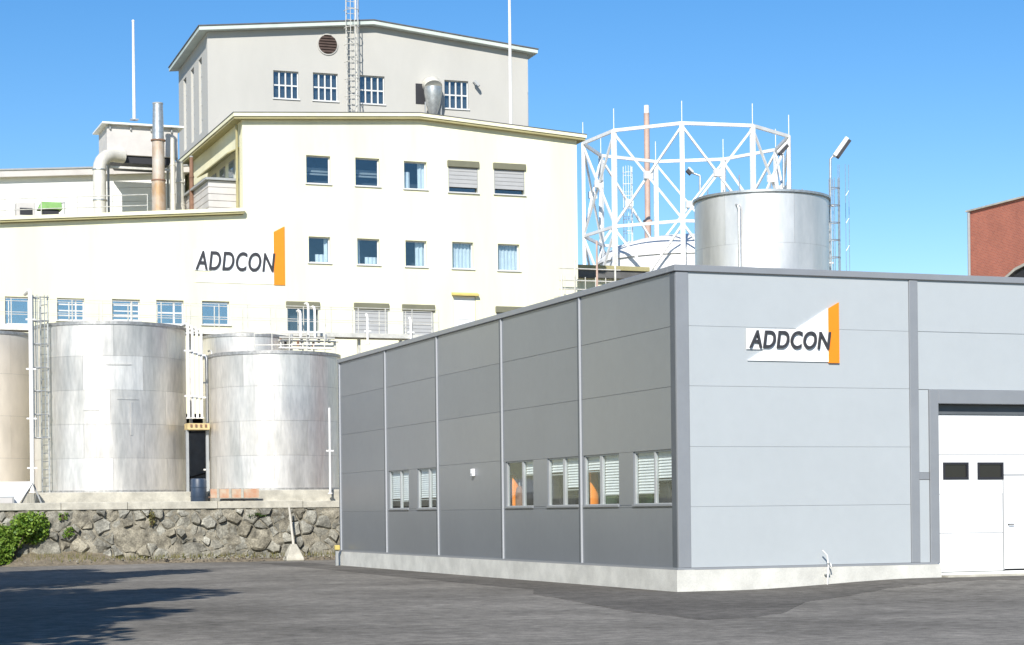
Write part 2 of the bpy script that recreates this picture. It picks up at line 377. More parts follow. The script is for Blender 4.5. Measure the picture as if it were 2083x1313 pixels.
for i, p in enumerate(pts):
    poly = [(XA - .2, 0), (XB + .2, 0), (XB + .2, ZS), (XA - .2, ZS)]
    for j, q in enumerate(pts):
        if i == j or abs(p[0] - q[0]) > 2.2: continue
        dx, dy = q[0] - p[0], q[1] - p[1]; L2 = dx * dx + dy * dy
        w = (p[2] ** 2 - q[2] ** 2) * .5; t = .5 + w / (2 * L2); t = max(.2, min(.8, t))
        poly = clip(poly, p[0] + dx * t, p[1] + dy * t, dx, dy)
        if len(poly) < 3: break
    if len(poly) < 3: continue
    # subdivide and roughen the outline, then bulge it outwards
    pp = []
    for k in range(len(poly)):
        a, b = poly[k], poly[(k + 1) % len(poly)]
        if math.hypot(a[0] - b[0], a[1] - b[1]) < .05: continue
        pp.append(a)
        if math.hypot(a[0] - b[0], a[1] - b[1]) > .3: pp.append(((a[0] + b[0]) / 2 + rnd.uniform(-.03, .03), (a[1] + b[1]) / 2 + rnd.uniform(-.03, .03)))
    if len(pp) < 3: continue
    cx = sum(a[0] for a in pp) / len(pp); cz = sum(a[1] for a in pp) / len(pp)
    size = min(max(a[0] for a in pp) - min(a[0] for a in pp), max(a[1] for a in pp) - min(a[1] for a in pp))
    out = rnd.choice([rnd.uniform(.0, .05), rnd.uniform(.03, .10), rnd.uniform(.08, .2)]); tx, tz = rnd.uniform(-.12, .12), rnd.uniform(-.10, .14)
    mb = MB(); n = len(pp)
    for (sc, d) in ((.985, .1), (.95, -out * .55), (.72, -out)):
        for a in pp:
            j = rnd.uniform(-.035, .035); sc2 = sc - (.03 / max(size, .15) if sc > .9 else 0) + rnd.uniform(-.06, .03)
            x = cx + (a[0] - cx) * sc2; z = cz + (a[1] - cz) * sc2
            mb.v.append((x, VW + d + j + (x - cx) * tx + (z - cz) * tz, z))
    mb.v.append((cx, VW - out * 1.1 + rnd.uniform(-.03, .02), cz))
    for r_ in range(2):
        for k in range(n): mb.f.append((r_ * n + k, r_ * n + (k + 1) % n, (r_ + 1) * n + (k + 1) % n, (r_ + 1) * n + k))
    for k in range(n): mb.f.append((2 * n + k, 2 * n + (k + 1) % n, 3 * n))
    mb.build('stone', 'stone_%d' % rnd.choice([0, 0, 1, 2, 3]), sw, smooth=28)
# coping poured in lengths
x = XA - 8
while x < XB:
    w = rnd.uniform(2.2, 3.2); box('coping', 'concrete_pale', sw, x, x + w - .015, VW - .10 + rnd.uniform(-.02, .02), VW + .42, ZS + .0, ZS + .26 + rnd.uniform(-.015, .015), bevel=.015); x += w

# ================================================================== METAL HALL
hall = thing('metal_hall', 'single-storey grey metal panel hall with white roller door and pale plinth', 'building', (U0, V0, 0))
UE = 40.0
box('plinth', 'concrete', hall, U0 - .10, U0 + .3, V0 - .10, V1 + .12, -.2, ZP - .02)
box('plinth', 'concrete', hall, U0 + .3, 23.55, V0 - .10, V0 + .3, -.2, ZP - .024)
box('plinth', 'concrete', hall, 31.2, UE, V0 - .10, V0 + .3, -.2, ZP - .02)
seams = [.49, 1.735, 2.965, 4.21, 5.44, 6.56]
UC = 22.86
# front panels
def panel(name, m, *a): return box(name, m, hall, *a, bevel=.004)
for i in range(5):
    panel('wall_panel', 'panel_front', U0 + .27, UC, V0, V0 + .12, seams[i] + .002, seams[i + 1] - .002)
# bay with the door: above header and slim strips beside the jamb
ZH = 4.20
panel('wall_panel', 'panel_front', UC + .22, 28.6, V0, V0 + .12, 5.446, 6.554); panel('wall_panel', 'panel_front', UC + .22, 28.6, V0, V0 + .12, ZH + .004, 5.434)
panel('wall_panel', 'panel_front', UC + .22, 23.33, V0, V0 + .12, 2.42, ZH - .006); panel('wall_panel', 'panel_front', UC + .22, 23.33, V0, V0 + .12, .49, 2.26)
for i in range(5): panel('wall_panel', 'panel_front', 31.4, UE, V0, V0 + .12, seams[i] + .002, seams[i + 1] - .002)
panel('wall_panel', 'panel_front', 28.61, UE, V0, V0 + .12, 5.446, 6.554) if False else None
# left wall panels, five bays
VB = [V0 + .03, 41.2, 46.3, 51.4, 56.25, V1]
ZWB, ZWT = 1.79, 2.93
winpx = {1: [(1190, 1218), (1223, 1257), (1290, 1328), (1331, 1366)], 0: None}
winbays = {0: [(1366, 1331), (1328, 1290), (1257, 1223), (1218, 1189)], 1: [(1175, 1147), (1143, 1115), (1083, 1063), (1060, 1030)], 3: [(889, 872), (870, 850), (830, 814), (812, 792)]}
HXS = U0 + .14
for b in range(5):
    y0, y1 = VB[b] + .05, VB[b + 1] - .05
    if b == 0: y0 = V0 + .12
    if b in winbays:
        rects = [(atU(p, 980, U0)[1], atU(q, 980, U0)[1]) for p, q in winbays[b]]
        zr = [(.494, 1.732), (1.738, ZWB), (ZWT, 4.207), (4.213, 5.437), (5.443, 6.556)]
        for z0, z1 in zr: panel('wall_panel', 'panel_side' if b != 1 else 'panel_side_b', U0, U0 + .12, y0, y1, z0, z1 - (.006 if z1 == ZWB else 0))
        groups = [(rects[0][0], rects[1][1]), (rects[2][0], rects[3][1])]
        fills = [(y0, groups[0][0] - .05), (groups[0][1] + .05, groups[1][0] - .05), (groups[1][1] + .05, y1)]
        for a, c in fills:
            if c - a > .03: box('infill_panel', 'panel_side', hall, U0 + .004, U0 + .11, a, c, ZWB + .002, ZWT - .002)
        for gi, (a, c) in enumerate(groups):
            w = box('window', 'frame_alu', hall, U0 + .03, U0 + .10, a - .05, c + .05, ZWB + .001, ZWB + .035)
            fb = MB().box(U0 + .03, U0 + .10, a - .05, c + .05, ZWT - .035, ZWT - .001)
            r0, r1 = rects[gi * 2], rects[gi * 2 + 1]
            for (p, q) in ((a - .05, r0[0]), (r0[1], r1[0]), (r1[1], c + .05)): fb.box(U0 + .031, U0 + .099, p, q, ZWB + .035, ZWT - .035)
            fb.build('frame', 'frame_alu', w)
            for r in (r0, r1): box('pane', 'glass_clear', w, U0 + .06, U0 + .068, r[0] + .001, r[1] - .001, ZWB + .036, ZWT - .036)
            sill = MB().box(U0 - .035, U0 + .03, a - .06, c + .06, ZWB - .03, ZWB + .012).build('sill', 'trim_grey', w)
            # blinds hang behind some panes
            style = {(0, 0): 'sb', (0, 1): 'bt', (1, 0): 'mt', (1, 1): 't-', (3, 0): 'bb', (3, 1): 'bb'}[(b, gi)]
            for r, s_ in zip((r0, r1), style):
                drop = {'b': .27, 's': .52, 'm': .40, 't': .80, '-': None}[s_]
                if drop is None: continue
                drop += rnd.uniform(-.02, .03); bm_ = MB(); z = ZWT - .05
                while z > ZWB + drop:
                    bm_.bar((U0 + .125, r[0] - .02, z), (U0 + .125, r[1] + .02, z), .072, .010, up=(1, 0, -.4)); z -= .062
                bl = bm_.build('blind', 'curtain', w)
                box('bottom_rail', 'frame_alu', bl, U0 + .105, U0 + .14, r[0] - .02, r[1] + .02, ZWB + drop - .045, ZWB + drop - .02)
    else:
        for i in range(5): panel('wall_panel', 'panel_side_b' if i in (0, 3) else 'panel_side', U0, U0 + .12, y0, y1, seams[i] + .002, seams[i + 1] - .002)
# vertical joint strips on the left wall: dark joint with a light cover strip
for b in range(1, 6):
    y = VB[b]
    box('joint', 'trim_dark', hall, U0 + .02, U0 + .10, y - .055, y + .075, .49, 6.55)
    box('cover_strip', 'trim_light', hall, U0 - .035, U0 + .03, y - .06, y - .012, .49, 6.55, bevel=.006)
    box('strip_shade_side', 'trim_dark', hall, U0 - .03, U0 + .02, y - .0115, y + .085, .49, 6.549)  # dark piece paints in the shaded outer side of the strip
box('seam_backing', 'panel_front', hall, U0 + .26, 28.6, V0 + .015, V0 + .11, ZH + .01, 6.54); box('seam_backing', 'panel_front', hall, U0 + .26, UC + .05, V0 + .015, V0 + .11, .50, ZH + .009)
for b in range(5):
    if b not in winbays: box('seam_backing', 'panel_side', hall, U0 + .012, U0 + .11, VB[b] + .055, VB[b + 1] - .055, .50, 6.54)
    else: box('seam_backing', 'panel_side', hall, U0 + .012, U0 + .11, VB[b] + .055, VB[b + 1] - .055, .50, ZWB - .01); box('seam_backing', 'panel_side', hall, U0 + .012, U0 + .11, VB[b] + .055, VB[b + 1] - .055, ZWT + .01, 6.54)
# corner trims, posts and copings
box('corner_trim', 'trim_grey', hall, U0 - .02, U0 + .265, V0 - .025, V0 + .05, .49, 6.54, bevel=.01)
box('corner_trim', 'trim_dark', hall, U0 - .024, U0 + .10, V0 + .05, V0 + .26, .49, 6.538)
box('post_trim', 'trim_grey', hall, UC + .003, UC + .217, V0 - .03, V0 + .10, .49, 6.54, bevel=.01)
box('cross_trim', 'trim_grey', hall, UC + .22, 23.33, V0 - .012, V0 + .1, 2.265, 2.415, bevel=.008)
box('base_flashing', 'trim_grey', hall, U0 + .1005, 23.5, V0 - .05, V0 + .1, ZP - .02, ZP + .02)
box('base_flashing', 'trim_grey', hall, U0 - .06, U0 + .1, V0 - .05, V1 + .05, ZP - .016, ZP + .024)
box('coping', 'trim_grey', hall, U0 - .06, UE, V0 - .06, V0 + .3, 6.545, 6.68, bevel=.012)
box('coping', 'trim_grey', hall, U0 - .058, U0 + .3, V0 + .3, V1 + .06, 6.545, 6.676, bevel=.012)
box('roof', 'roof_felt', hall, U0 + .25, UE, V0 + .25, V1, 6.2, 6.35)
box('back_wall', 'panel_front', hall, U0 + .1, UE, V1 - .15, V1, 0, 6.54)
box('end_wall', 'panel_front', hall, UE - .15, UE, V0 + .1, V1 - .15, 0, 6.54)
box('floor', 'concrete', hall, U0 + .3, UE - .2, V0 + .3, V1 - .2, .0, .21)
box('partition', 'white_clad', hall, U0 + 5.0, U0 + 5.1, V0 + .3, V1 - .2, .22, 6.19)
# door surround and sectional door
DJ = 23.56; DE = 28.4; ZD = 3.70
box('door_jamb', 'trim_grey', hall, 23.335, DJ, V0 - .045, V0 + .28, .47, ZH, bevel=.01)
box('door_jamb', 'trim_grey', hall, DE, DE + .23, V0 - .045, V0 + .28, .47, ZH, bevel=.01)
box('door_header', 'trim_grey', hall, DJ + .002, DE - .002, V0 - .043, V0 + .28, ZH - .30, ZH - .002, bevel=.01)
box('door_lintel', 'trim_dark', hall, DJ + .004, DE - .004, V0 + .17, V0 + .28, ZD - .02, ZH - .31)
door = MB().box(DJ + .005, DE - .005, V0 + .235, V0 + .27, .2, .26).build('garage_door', 'door_white', hall)
dz = [.262, 1.10, 1.95, 2.80, ZD - .02]
pw = [(1918, 1970), (1988, 2041)]
wrects = [(atV(a, 955, V0 + .2)[0], atV(b_, 955, V0 + .2)[0], atV(a, 976, V0 + .2)[2], atV(a, 941, V0 + .2)[2]) for a, b_ in pw]
wrects += [(27.45, 28.0, wrects[0][2], wrects[0][3])]
WU0, WU1, WZ = 25.36, 26.30, 2.35
for i in range(4):
    z0, z1 = dz[i] + .004, dz[i + 1] - .004
    hs_ = [w for w in wrects if z0 < w[2] < z1]
    if not hs_:
        segs = [(DJ + .006, DE - .006)] if z0 > WZ else [(DJ + .006, WU0 - .03), (WU1 + .03, DE - .006)]
        for a, c in segs: box('door_section', 'door_white', door, a, c, V0 + .20, V0 + .25, z0, z1, bevel=.008)
    else:
        wl_ = wall_v(V0 + .20, DJ + .006, DE - .006, z0, lambda u: z1, hs_ + [(WU0 - .03, WU1 + .03, z0 + .0005, WZ + .03)], .05)
        wl_.build('door_section', 'door_white', door, fix=False)
wk = box('wicket_door', 'door_white', door, WU0, WU1, V0 + .195, V0 + .24, .30, WZ, bevel=.008)
MB().box(WU0 - .028, WU1 + .028, V0 + .19, V0 + .245, WZ + .002, WZ + .028).box(WU0 - .028, WU0 - .004, V0 + .19, V0 + .245, .28, WZ).box(WU1 + .004, WU1 + .028, V0 + .19, V0 + .245, .28, WZ).build('frame', 'door_joint', wk)
MB().tube([(WU0 + .1, V0 + .195, 1.28), (WU0 + .1, V0 + .14, 1.28), (WU0 + .22, V0 + .14, 1.28)], .012, 8).build('handle', 'black', wk)
for w in wrects:
    f = MB(); a, c, z0, z1 = w; t = .05
    f.box(a, c, V0 + .185, V0 + .23, z0, z0 + t).box(a, c, V0 + .185, V0 + .23, z1 - t, z1).box(a, a + t, V0 + .186, V0 + .23, z0 + t, z1 - t).box(c - t, c, V0 + .186, V0 + .23, z0 + t, z1 - t)
    fo = f.build('window', 'black', door); box('pane', 'dark_glass', fo, a + t, c - t, V0 + .21, V0 + .216, z0 + t, z1 - t)
box('threshold', 'concrete_pale', hall, 23.62, DE, V0 - .25, V0 + .35, .0, .20)

# things seen through the hall windows
def gas_bottle(p, r, h, m, label, cat='cylinder', name='gas_cylinder'):
    t = thing(name, label, cat, p)
    MB().tube([(p[0], p[1], p[2]), (p[0], p[1], p[2] + h * .86), (p[0], p[1], p[2] + h * .93), (p[0], p[1], p[2] + h * .96)], [r, r, r * .75, r * .35], 20).build('body', m, t, smooth=True)
    MB().tube([(p[0], p[1], p[2] + h * .96), (p[0], p[1], p[2] + h)], r * .2, 10).build('valve', 'galvanised', t)
    MB().ringband(p[0], p[1], p[2] + h * .55, p[2] + h * .6, r, r + .012, 20).build('band', 'black', t)
y = atU(1200, 980, U0 + .33)[1]; gas_bottle((U0 + .33, y, .21), .20, 2.66, 'orange', 'tall orange gas cylinder standing behind the hall window beside a blind')
y = atU(1042, 980, U0 + .34)[1]; gas_bottle((U0 + .34, y, .21), .20, 2.50, 'orange', 'orange gas cylinder behind the far hall window, beside a shorter rust-brown one')
y = atU(1057, 980, U0 + .30)[1]; gas_bottle((U0 + .30, y, .21), .11, 2.2, 'brown_rust', 'slim rust-brown gas cylinder behind the hall window next to an orange one')
def crate(px, dx, w, z1, m, label):
    y = atU(px, 1000, U0 + dx)[1]; t = thing('storage_box', label, 'box', (U0 + dx, y, .21))
    box('body', m, t, U0 + dx, U0 + dx + .5, y - w / 2, y + w / 2, .21, z1, bevel=.03)
    box('lid', m, t, U0 + dx - .02, U0 + dx + .52, y - w / 2 - .02, y + w / 2 + .02, z1, z1 + .05, bevel=.01)
crate(1348, .20, .62, 2.26, 'black', 'black box on end against the hall window closest to the pale corner')
crate(1310, .30, .8, 2.0, 'green_paint', 'green box below the raised blind in the hall corner window')
crate(1128, .45, .7, 2.7, 'black', 'tall dark cabinet behind the middle hall window')
crate(1160, .4, .7, 2.0, 'black', 'low black box under the sill of the middle hall window')
crate(1240, .30, .7, 2.02, 'green_paint', 'dull green box behind the hall window next to the orange cylinder')
crate(880, .4, .8, 1.98, 'black', 'black box seen low behind the farthest hall window')

# small things on the hall
p = atU(965, 962, U0); ca = thing('wall_box', 'small white box fixed on the windowless grey hall bay', 'box', (U0, p[1], p[2] - .09))
box('body', 'sign_white', ca, U0 - .09, U0 - .001, p[1] - .075, p[1] + .075, p[2] - .09, p[2] + .1, bevel=.012)
box('cover', 'frame_grey', ca, U0 - .095, U0 - .0905, p[1] - .04, p[1] + .04, p[2] - .06, p[2] - .02)
p = atV(1683, 1187, V0 - .18); g0 = ground_z(p[0], p[1])
sp = thing('standpipe', 'thin crooked white standpipe with tap against the hall plinth', 'pipe', (p[0], V0 - .18, g0))
MB().tube([(p[0] + .0, V0 - .18, g0), (p[0] + .03, V0 - .18, g0 + .40), (p[0] + .0, V0 - .18, g0 + .62), (p[0] - .1, V0 - .18, g0 + .72)], .018, 8).build('pipe', 'steel_white', sp, smooth=True)
MB().tube([(p[0] + .02, V0 - .17, g0 + .45), (p[0] + .02, V0 - .29, g0 + .45), (p[0] + .02, V0 - .32, g0 + .38)], .016, 8).build('tap', 'galvanised', sp, smooth=True)
box('bracket', 'galvanised', sp, p[0] - .03, p[0] + .08, V0 - .165, V0 - .101, g0 + .2, g0 + .23)

# ================================================================== SIGNS
def text_mesh(body):
    c = bpy.data.curves.new('lettering', 'FONT'); c.body = body; c.shear = .17; c.extrude = .02; c.offset = .013; c.size = 1; c.space_character = 1.06
    o = bpy.data.objects.new('tmp_text', c); COL.objects.link(o); bpy.context.view_layer.update()
    me = bpy.data.meshes.new_from_object(o.evaluated_get(bpy.context.evaluated_depsgraph_get())); bpy.data.objects.remove(o); bpy.data.curves.remove(c); return me
TXT = text_mesh('ADDCON')
tx0 = min(v.co.x for v in TXT.vertices); tx1 = max(v.co.x for v in TXT.vertices); ty0 = min(v.co.y for v in TXT.vertices); ty1 = max(v.co.y for v in TXT.vertices)
def sign(V, px, label):
    (lx0, lx1, ly0, ly1), (bx0, bx1, by0, by1) = px
    A = atV(lx0, ly1, V); B = atV(lx1, ly0, V); L = atV(bx0, by1, V); T = atV(bx1, by0, V)
    t = thing('company_sign', label, 'sign', (A[0], V, L[2]))
    hgt = T[2] - L[2]; w = T[0] - L[0]
    k = .86
    p = MB().prism([(A[0] - .03, V - .03, L[2] + .02), (L[0], V - .03, L[2] + .02), (L[0], V - .03, T[2] - hgt * .10)], (0, .025, 0)); p.build('triangle_panel', 'sign_white', t)
    box('text_panel', 'sign_white', t, A[0] - .06, L[0], V - .034, V - .031, A[2] - .03, B[2] + .03)
    MB().prism([(L[0], V - .05, L[2]), (T[0], V - .05, L[2]), (T[0], V - .05, T[2]), (L[0], V - .05, T[2] - w * .55)], (0, .045, 0)).build('orange_bar', 'orange', t)
    me = TXT.copy(); me.name = 'lettering'
    sx = (B[0] - A[0]) / (tx1 - tx0); sz = (B[2] - A[2]) / (ty1 - ty0)
    me.transform(Matrix(((sx, 0, 0, -tx0 * sx), (0, 0, -1, -.062), (0, sz, 0, A[2] - L[2] - ty0 * sz), (0, 0, 0, 1))))
    me.materials.clear(); me.materials.append(MATS['letter_black'])
    o = bpy.data.objects.new('lettering', me); COL.objects.link(o); o.parent = t
sign(V0, ((1522, 1687, 676, 708), (1684, 1704, 616, 739)), 'white triangular sign with orange bar and ADDCON lettering on the grey metal hall')

# ================================================================== YELLOW FACTORY
VF = 85.0
yb = thing('yellow_factory', 'large cream-yellow rendered factory block with shallow gable and lower wing', 'building', (19.8, VF, ZTR))
UL = 19.78; UR = atV(1174, 400, VF)[0]; UMID = 27.95; UWL = -14.0
def ytop(u): return 19.12 + (19.62 - 19.12) * (1 - abs(u - UMID) / (UMID - UL)) if u >= UL - .01 else 14.95
def px_rect(a, b, c, d, V): p = atV(a, (c + d) / 2, V); q = atV(b, (c + d) / 2, V); m_ = (a + b) / 2; return (p[0], q[0], atV(m_, d, V)[2], atV(m_, c, V)[2])
row1 = [px_rect(*r, VF) for r in ((623, 672, 317, 374), (723, 772, 322, 379), (822, 868, 329, 385), (912, 972, 330, 392), (1005, 1067, 335, 396))]
row2 = [px_rect(*r, VF) for r in ((628, 672, 482, 535), (727, 772, 486, 539), (825, 868, 490, 543), (920, 963, 493, 547), (1013, 1057, 497, 551))]
row3 = [px_rect(*r, VF) for r in ((584, 648, 616, 674), (722, 789, 619, 680), (820, 882, 622, 684), (923, 968, 602, 690), (1010, 1068, 626, 688))]
rowL = [px_rect(*r, VF) for r in ((10, 60, 604, 660), (116, 172, 607, 652), (228, 285, 609, 652), (318, 374, 611, 660), (411, 467, 613, 661))]
gate = (px_rect(376, 432, 860, 1010, VF)); gate = (gate[0] - 1.0, gate[1] + 1.2, ZTR + .02, ZTR + 4.1)
holes = row1 + row2 + row3 + [gate]
wall_v(VF, UL, UR, ZTR - .3, ytop, [h for h in holes if h[0] > UL], .30, (UMID,)).build('front_wall', 'render_cream', yb, fix=False)
zwr, zwl = 14.95, 14.95 - (14.93 - 14.10) / (19.74 - 9.31) * (UL - UWL)
wtop = lambda u: zwl + (zwr - zwl) * (u - UWL) / (UL - UWL) - .02
wing_gate = gate if gate[0] < UL else None
hl = list(rowL) + ([gate] if gate[0] < UL else [])
wall_v(VF, UWL, UL, ZTR - .3, wtop, hl, .30).build('wing_front_wall', 'render_cream', yb, fix=False)
VB_ = VF + 20
# side walls, back, roofs
mb = MB(); mb.add([(UL, VF, 14.5), (UL, VB_, 14.5), (UL, VB_, 19.12), (UL, VF, 19.12)], [(0, 1, 2, 3)]); mb.build('side_wall', 'render_cream', yb, fix=False)
mb = MB(); mb.add([(UR, VF, ZTR - .3), (UR, VB_, ZTR - .3), (UR, VB_, 19.12), (UR, VF, 19.12)], [(0, 1, 2, 3)]); mb.build('side_wall', 'render_cream', yb, fix=False)
mb = MB(); mb.add([(UWL, VB_, ZTR), (UR, VB_, ZTR), (UR, VB_, 19.1), (UWL, VB_, 12.0)], [(0, 1, 2, 3)]); mb.build('back_wall', 'render_cream', yb, fix=False)
oh = .28
def gable_slab(parent, name, m, u0, um, u1, z0, zm, y0, y1, th, lift=0):
    a = Vector((u0, y0, z0 + lift)); b = Vector((um, y0, zm + lift)); c = Vector((u1, y0, z0 + lift)); t = Vector((0, 0, th))
    return MB().prism([a, b, c, c + t, b + t, a + t], (0, y1 - y0, 0)).build(name, m, parent)
ze = 19.12 - .06 * oh
rf = gable_slab(yb, 'roof', 'cream_trim_shaded', UL - .42, UMID, UR + .34, 19.10, 19.62, VF - oh, VB_ + .3, .10, .0)
gable_slab(rf, 'roof_fascia', 'render_cream', UL - .46, UMID, UR + .38, 19.10, 19.62, VF - oh - .05, VB_ + .35, .15, .105)
gable_slab(rf, 'roof_covering', 'roof_felt', UL - .48, UMID, UR + .40, 19.10, 19.62, VF - oh - .07, VB_ + .35, .03, .26)
# wing roof with projecting edge
a = Vector((UWL, VF - .25, zwl)); b = Vector((UL - .0, VF - .25, zwr)); t = Vector((0, 0, .09))
wr = MB().prism([a, b, b + t, a + t], (0, 20.2, 0)).build('wing_roof', 'cream_trim_shaded', yb)
a2 = a + Vector((0, -.05, .092)); b2 = b + Vector((0, -.05, .092)); t2 = Vector((0, 0, .16))
MB().prism([a2, b2, b2 + t2, a2 + t2], (0, .5, 0)).build('wing_fascia', 'render_cream', wr)
box('left_end_wall', 'render_cream', yb, UWL - .2, UWL - .002, VF, VB_, ZTR - .3, zwl)

def window(rect, style, V=VF, parent=yb, blue=False, sillm='frame_white'):
    a, b, c, d = rect; y = V + .16; w = (b - a); h = (d - c); t = .055
    fr = MB().box(a + .001, b - .001, y, y + .07, c + .001, c + t).box(a + .001, b - .001, y, y + .07, d - t, d - .001).box(a + .001, a + t, y + .001, y + .069, c + t, d - t).box(b - t, b - .001, y + .001, y + .069, c + t, d - t)
    if style == 'mull': fr.box(a + w * .66 - .04, a + w * .66 + .04, y + .002, y + .068, c + t, d - t).box(a + t, b - t, y + .003, y + .067, c + h * .45, c + h * .45 + .07)
    if style == 'slat':
        fr.box(a + w * .7 - .03, a + w * .7 + .03, y + .002, y + .068, c + t, d - t)
        for k in (.2, .42, .7): fr.box(a + t, b - t, y + .003, y + .067, c + h * k, c + h * k + .055)
    wo = fr.build('window', 'frame_white' if style != 'dark' else 'frame_grey', parent)
    box('pane', 'glass_blue' if blue else 'glass', wo, a + t, b - t, y + .03, y + .036, c + t, d - t)
    box('sill', sillm, wo, a - .06, b + .06, V - .07, V + .16, c - .05, c + .004)
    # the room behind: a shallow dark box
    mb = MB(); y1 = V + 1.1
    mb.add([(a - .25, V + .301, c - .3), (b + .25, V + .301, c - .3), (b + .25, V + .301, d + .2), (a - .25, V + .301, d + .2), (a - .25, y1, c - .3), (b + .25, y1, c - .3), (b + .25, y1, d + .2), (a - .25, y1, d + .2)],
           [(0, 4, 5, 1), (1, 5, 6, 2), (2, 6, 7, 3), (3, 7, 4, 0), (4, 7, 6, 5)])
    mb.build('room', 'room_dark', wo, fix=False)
    def curtain(u0, u1, z0, z1, amp=.035):
        mb = MB(); n = max(6, int((u1 - u0) / .035))
        for k in range(n + 1):
            u = u0 + (u1 - u0) * k / n; yy = y + .16 + amp * math.sin(k * 1.25) + .01 * math.sin(k * 2.7)
            mb.v += [(u, yy, z0), (u, yy + .02, z1)]
        for k in range(n): mb.f.append((2 * k, 2 * k + 2, 2 * k + 3, 2 * k + 1))
        mb.build('curtain', 'curtain', wo, smooth=True, fix=False)
    if style == 'pair': curtain(a - .05, a + w * .34, c, d - h * .35); curtain(b - w * .32, b + .05, c, d)
    if style == 'right': curtain(a + w * .55, b + .1, c, d)
    if style == 'full': curtain(a - .1, b + .1, c - .05, d)
    if style == 'half': curtain(a + w * .38, b, c, c + h * .36); curtain(b - w * .22, b + .05, c, d)
    if style == 'halfl': curtain(a + w * .42, b, c, c + h * .33); curtain(a - .05, a + w * .2, c, d)
    if style == 'bar':
        mb = MB(); mb.box(a - .1, b + .1, V + .55, V + .62, c + h * .38, c + h * .44).box(a - .1, b + .1, V + .7, V + .75, c + h * .5, c + h * .66); mb.build('shelf', 'frame_grey', wo)
    return wo
window(row1[0], 'bar'); window(row1[1], 'bar'); window(row1[2], 'pair')
for r, s_ in zip(row2, ('half', 'halfl', 'right', 'full', 'full')): window(r, s_)
for r, s_ in zip(rowL, ('plain', 'slat', 'slat', 'mull', 'plain')): window(r, s_, blue=True)
def shutter(rect, drop, boxh=.26, dark=False):
    a, b, c, d = rect; y = VF
    bx = box('roller_shutter', 'shutter_box', yb, a - .05, b + .05, VF - .10, VF + .12, d - boxh, d + .04, bevel=.02)
    zb = d - boxh - (d - boxh - c) * drop
    n = max(3, int((d - boxh - zb) / .16)); hh = (d - boxh - zb) / n
    if drop > 0:
        for k in range(n): box('shutter_slat', 'shutter_pale', bx, a + .03, b - .03, VF + .02, VF + .05, zb + k * hh + .006, zb + (k + 1) * hh - .004, bevel=.008)
    MB().box(a - .0, a + .035, VF + .0, VF + .07, c, d - boxh).box(b - .035, b, VF, VF + .07, c, d - boxh).build('guide_rail', 'frame_grey', bx)
    box('sill', 'frame_white', bx, a - .05, b + .05, VF - .09, VF + .25, c - .05, c + .003)
    box('pane', 'glass', bx, a + .04, b - .04, VF + .17, VF + .176, c + .01, d - boxh)
    box('room', 'room_dark', bx, a + .0, b, VF + .31, VF + 1.2, c - .1, d)
shutter(row1[3], .80); shutter(row1[4], .80); shutter(row3[0], 0); shutter(row3[1], 1.0); shutter(row3[2], 1.0); shutter(row3[4], 1.0)
# pale door under a little yellow awning
a, b, c, d = row3[3]
dr = box('door', 'white_clad', yb, a + .02, b - .02, VF + .03, VF + .08, c, d - .02, bevel=.01)
box('door_panel', 'frame_white', dr, a + .2, b - .2, VF + .015, VF + .029, c + .9, d - .35)
mb = MB().prism([(a - .10, VF - .22, d + .05), (a - .10, VF, d + .14), (a - .10, VF, d + .02), (a - .10, VF - .22, d - .02)], (b - a + .2, 0, 0)); mb.build('door_awning', 'yellow_paint', yb)
# deep shaded gateway at ground level
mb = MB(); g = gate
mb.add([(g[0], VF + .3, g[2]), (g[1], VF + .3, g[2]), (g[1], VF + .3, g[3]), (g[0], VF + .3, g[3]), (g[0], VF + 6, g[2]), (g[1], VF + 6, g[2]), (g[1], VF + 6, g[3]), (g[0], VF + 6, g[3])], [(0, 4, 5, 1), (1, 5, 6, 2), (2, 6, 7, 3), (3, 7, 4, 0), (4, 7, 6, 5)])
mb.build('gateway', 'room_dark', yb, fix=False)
sign(VF, ((397, 559, 516, 549), (557, 578, 461, 580)), 'ADDCON lettering with orange bar on the cream factory wall')

# small side penthouse and openings on the factory's side wall above the wing roof
pt = atU(490, 425, UL - .02); q1 = atU(408, 425, UL - .02)
ph = thing('roof_penthouse', 'low grey clad stair box on the wing roof against the cream block', 'shed', (UL - 1.0, VF + 1.2, zwr))
for k in range(5): box('cladding_board', 'unit_box', ph, UL - 1.35, UL - .01, VF + .9, VF + 7.2, zwr + .10 + k * .30, zwr + .10 + k * .30 + .285, bevel=.012)
box('roof', 'frame_grey', ph, UL - 1.5, UL - .01, VF + .75, VF + 7.4, zwr + 1.6, zwr + 1.70)
for k in range(3):
    y0 = VF + 1.6 + k * 1.9
    f = box('side_window', 'frame_grey', yb, UL - .05, UL - .001, y0, y0 + 1.0, 16.75, 17.65); box('pane', 'glass', f, UL - .07, UL - .052, y0 + .08, y0 + .92, 16.83, 17.57)
MB().prism([(UL, VF + .6, 18.05), (UL - .55, VF + .6, 17.75), (UL - .55, VF + .6, 17.69), (UL, VF + .6, 17.99)], (0, 6.6, 0)).build('side_awning', 'cream_trim_shaded', yb)
MB().tube([(UL - .14, VF + .5, zwr + .2), (UL - .14, VF + .5, 19.0)], .06, 10).build('downpipe', 'cream_trim_shaded', yb)

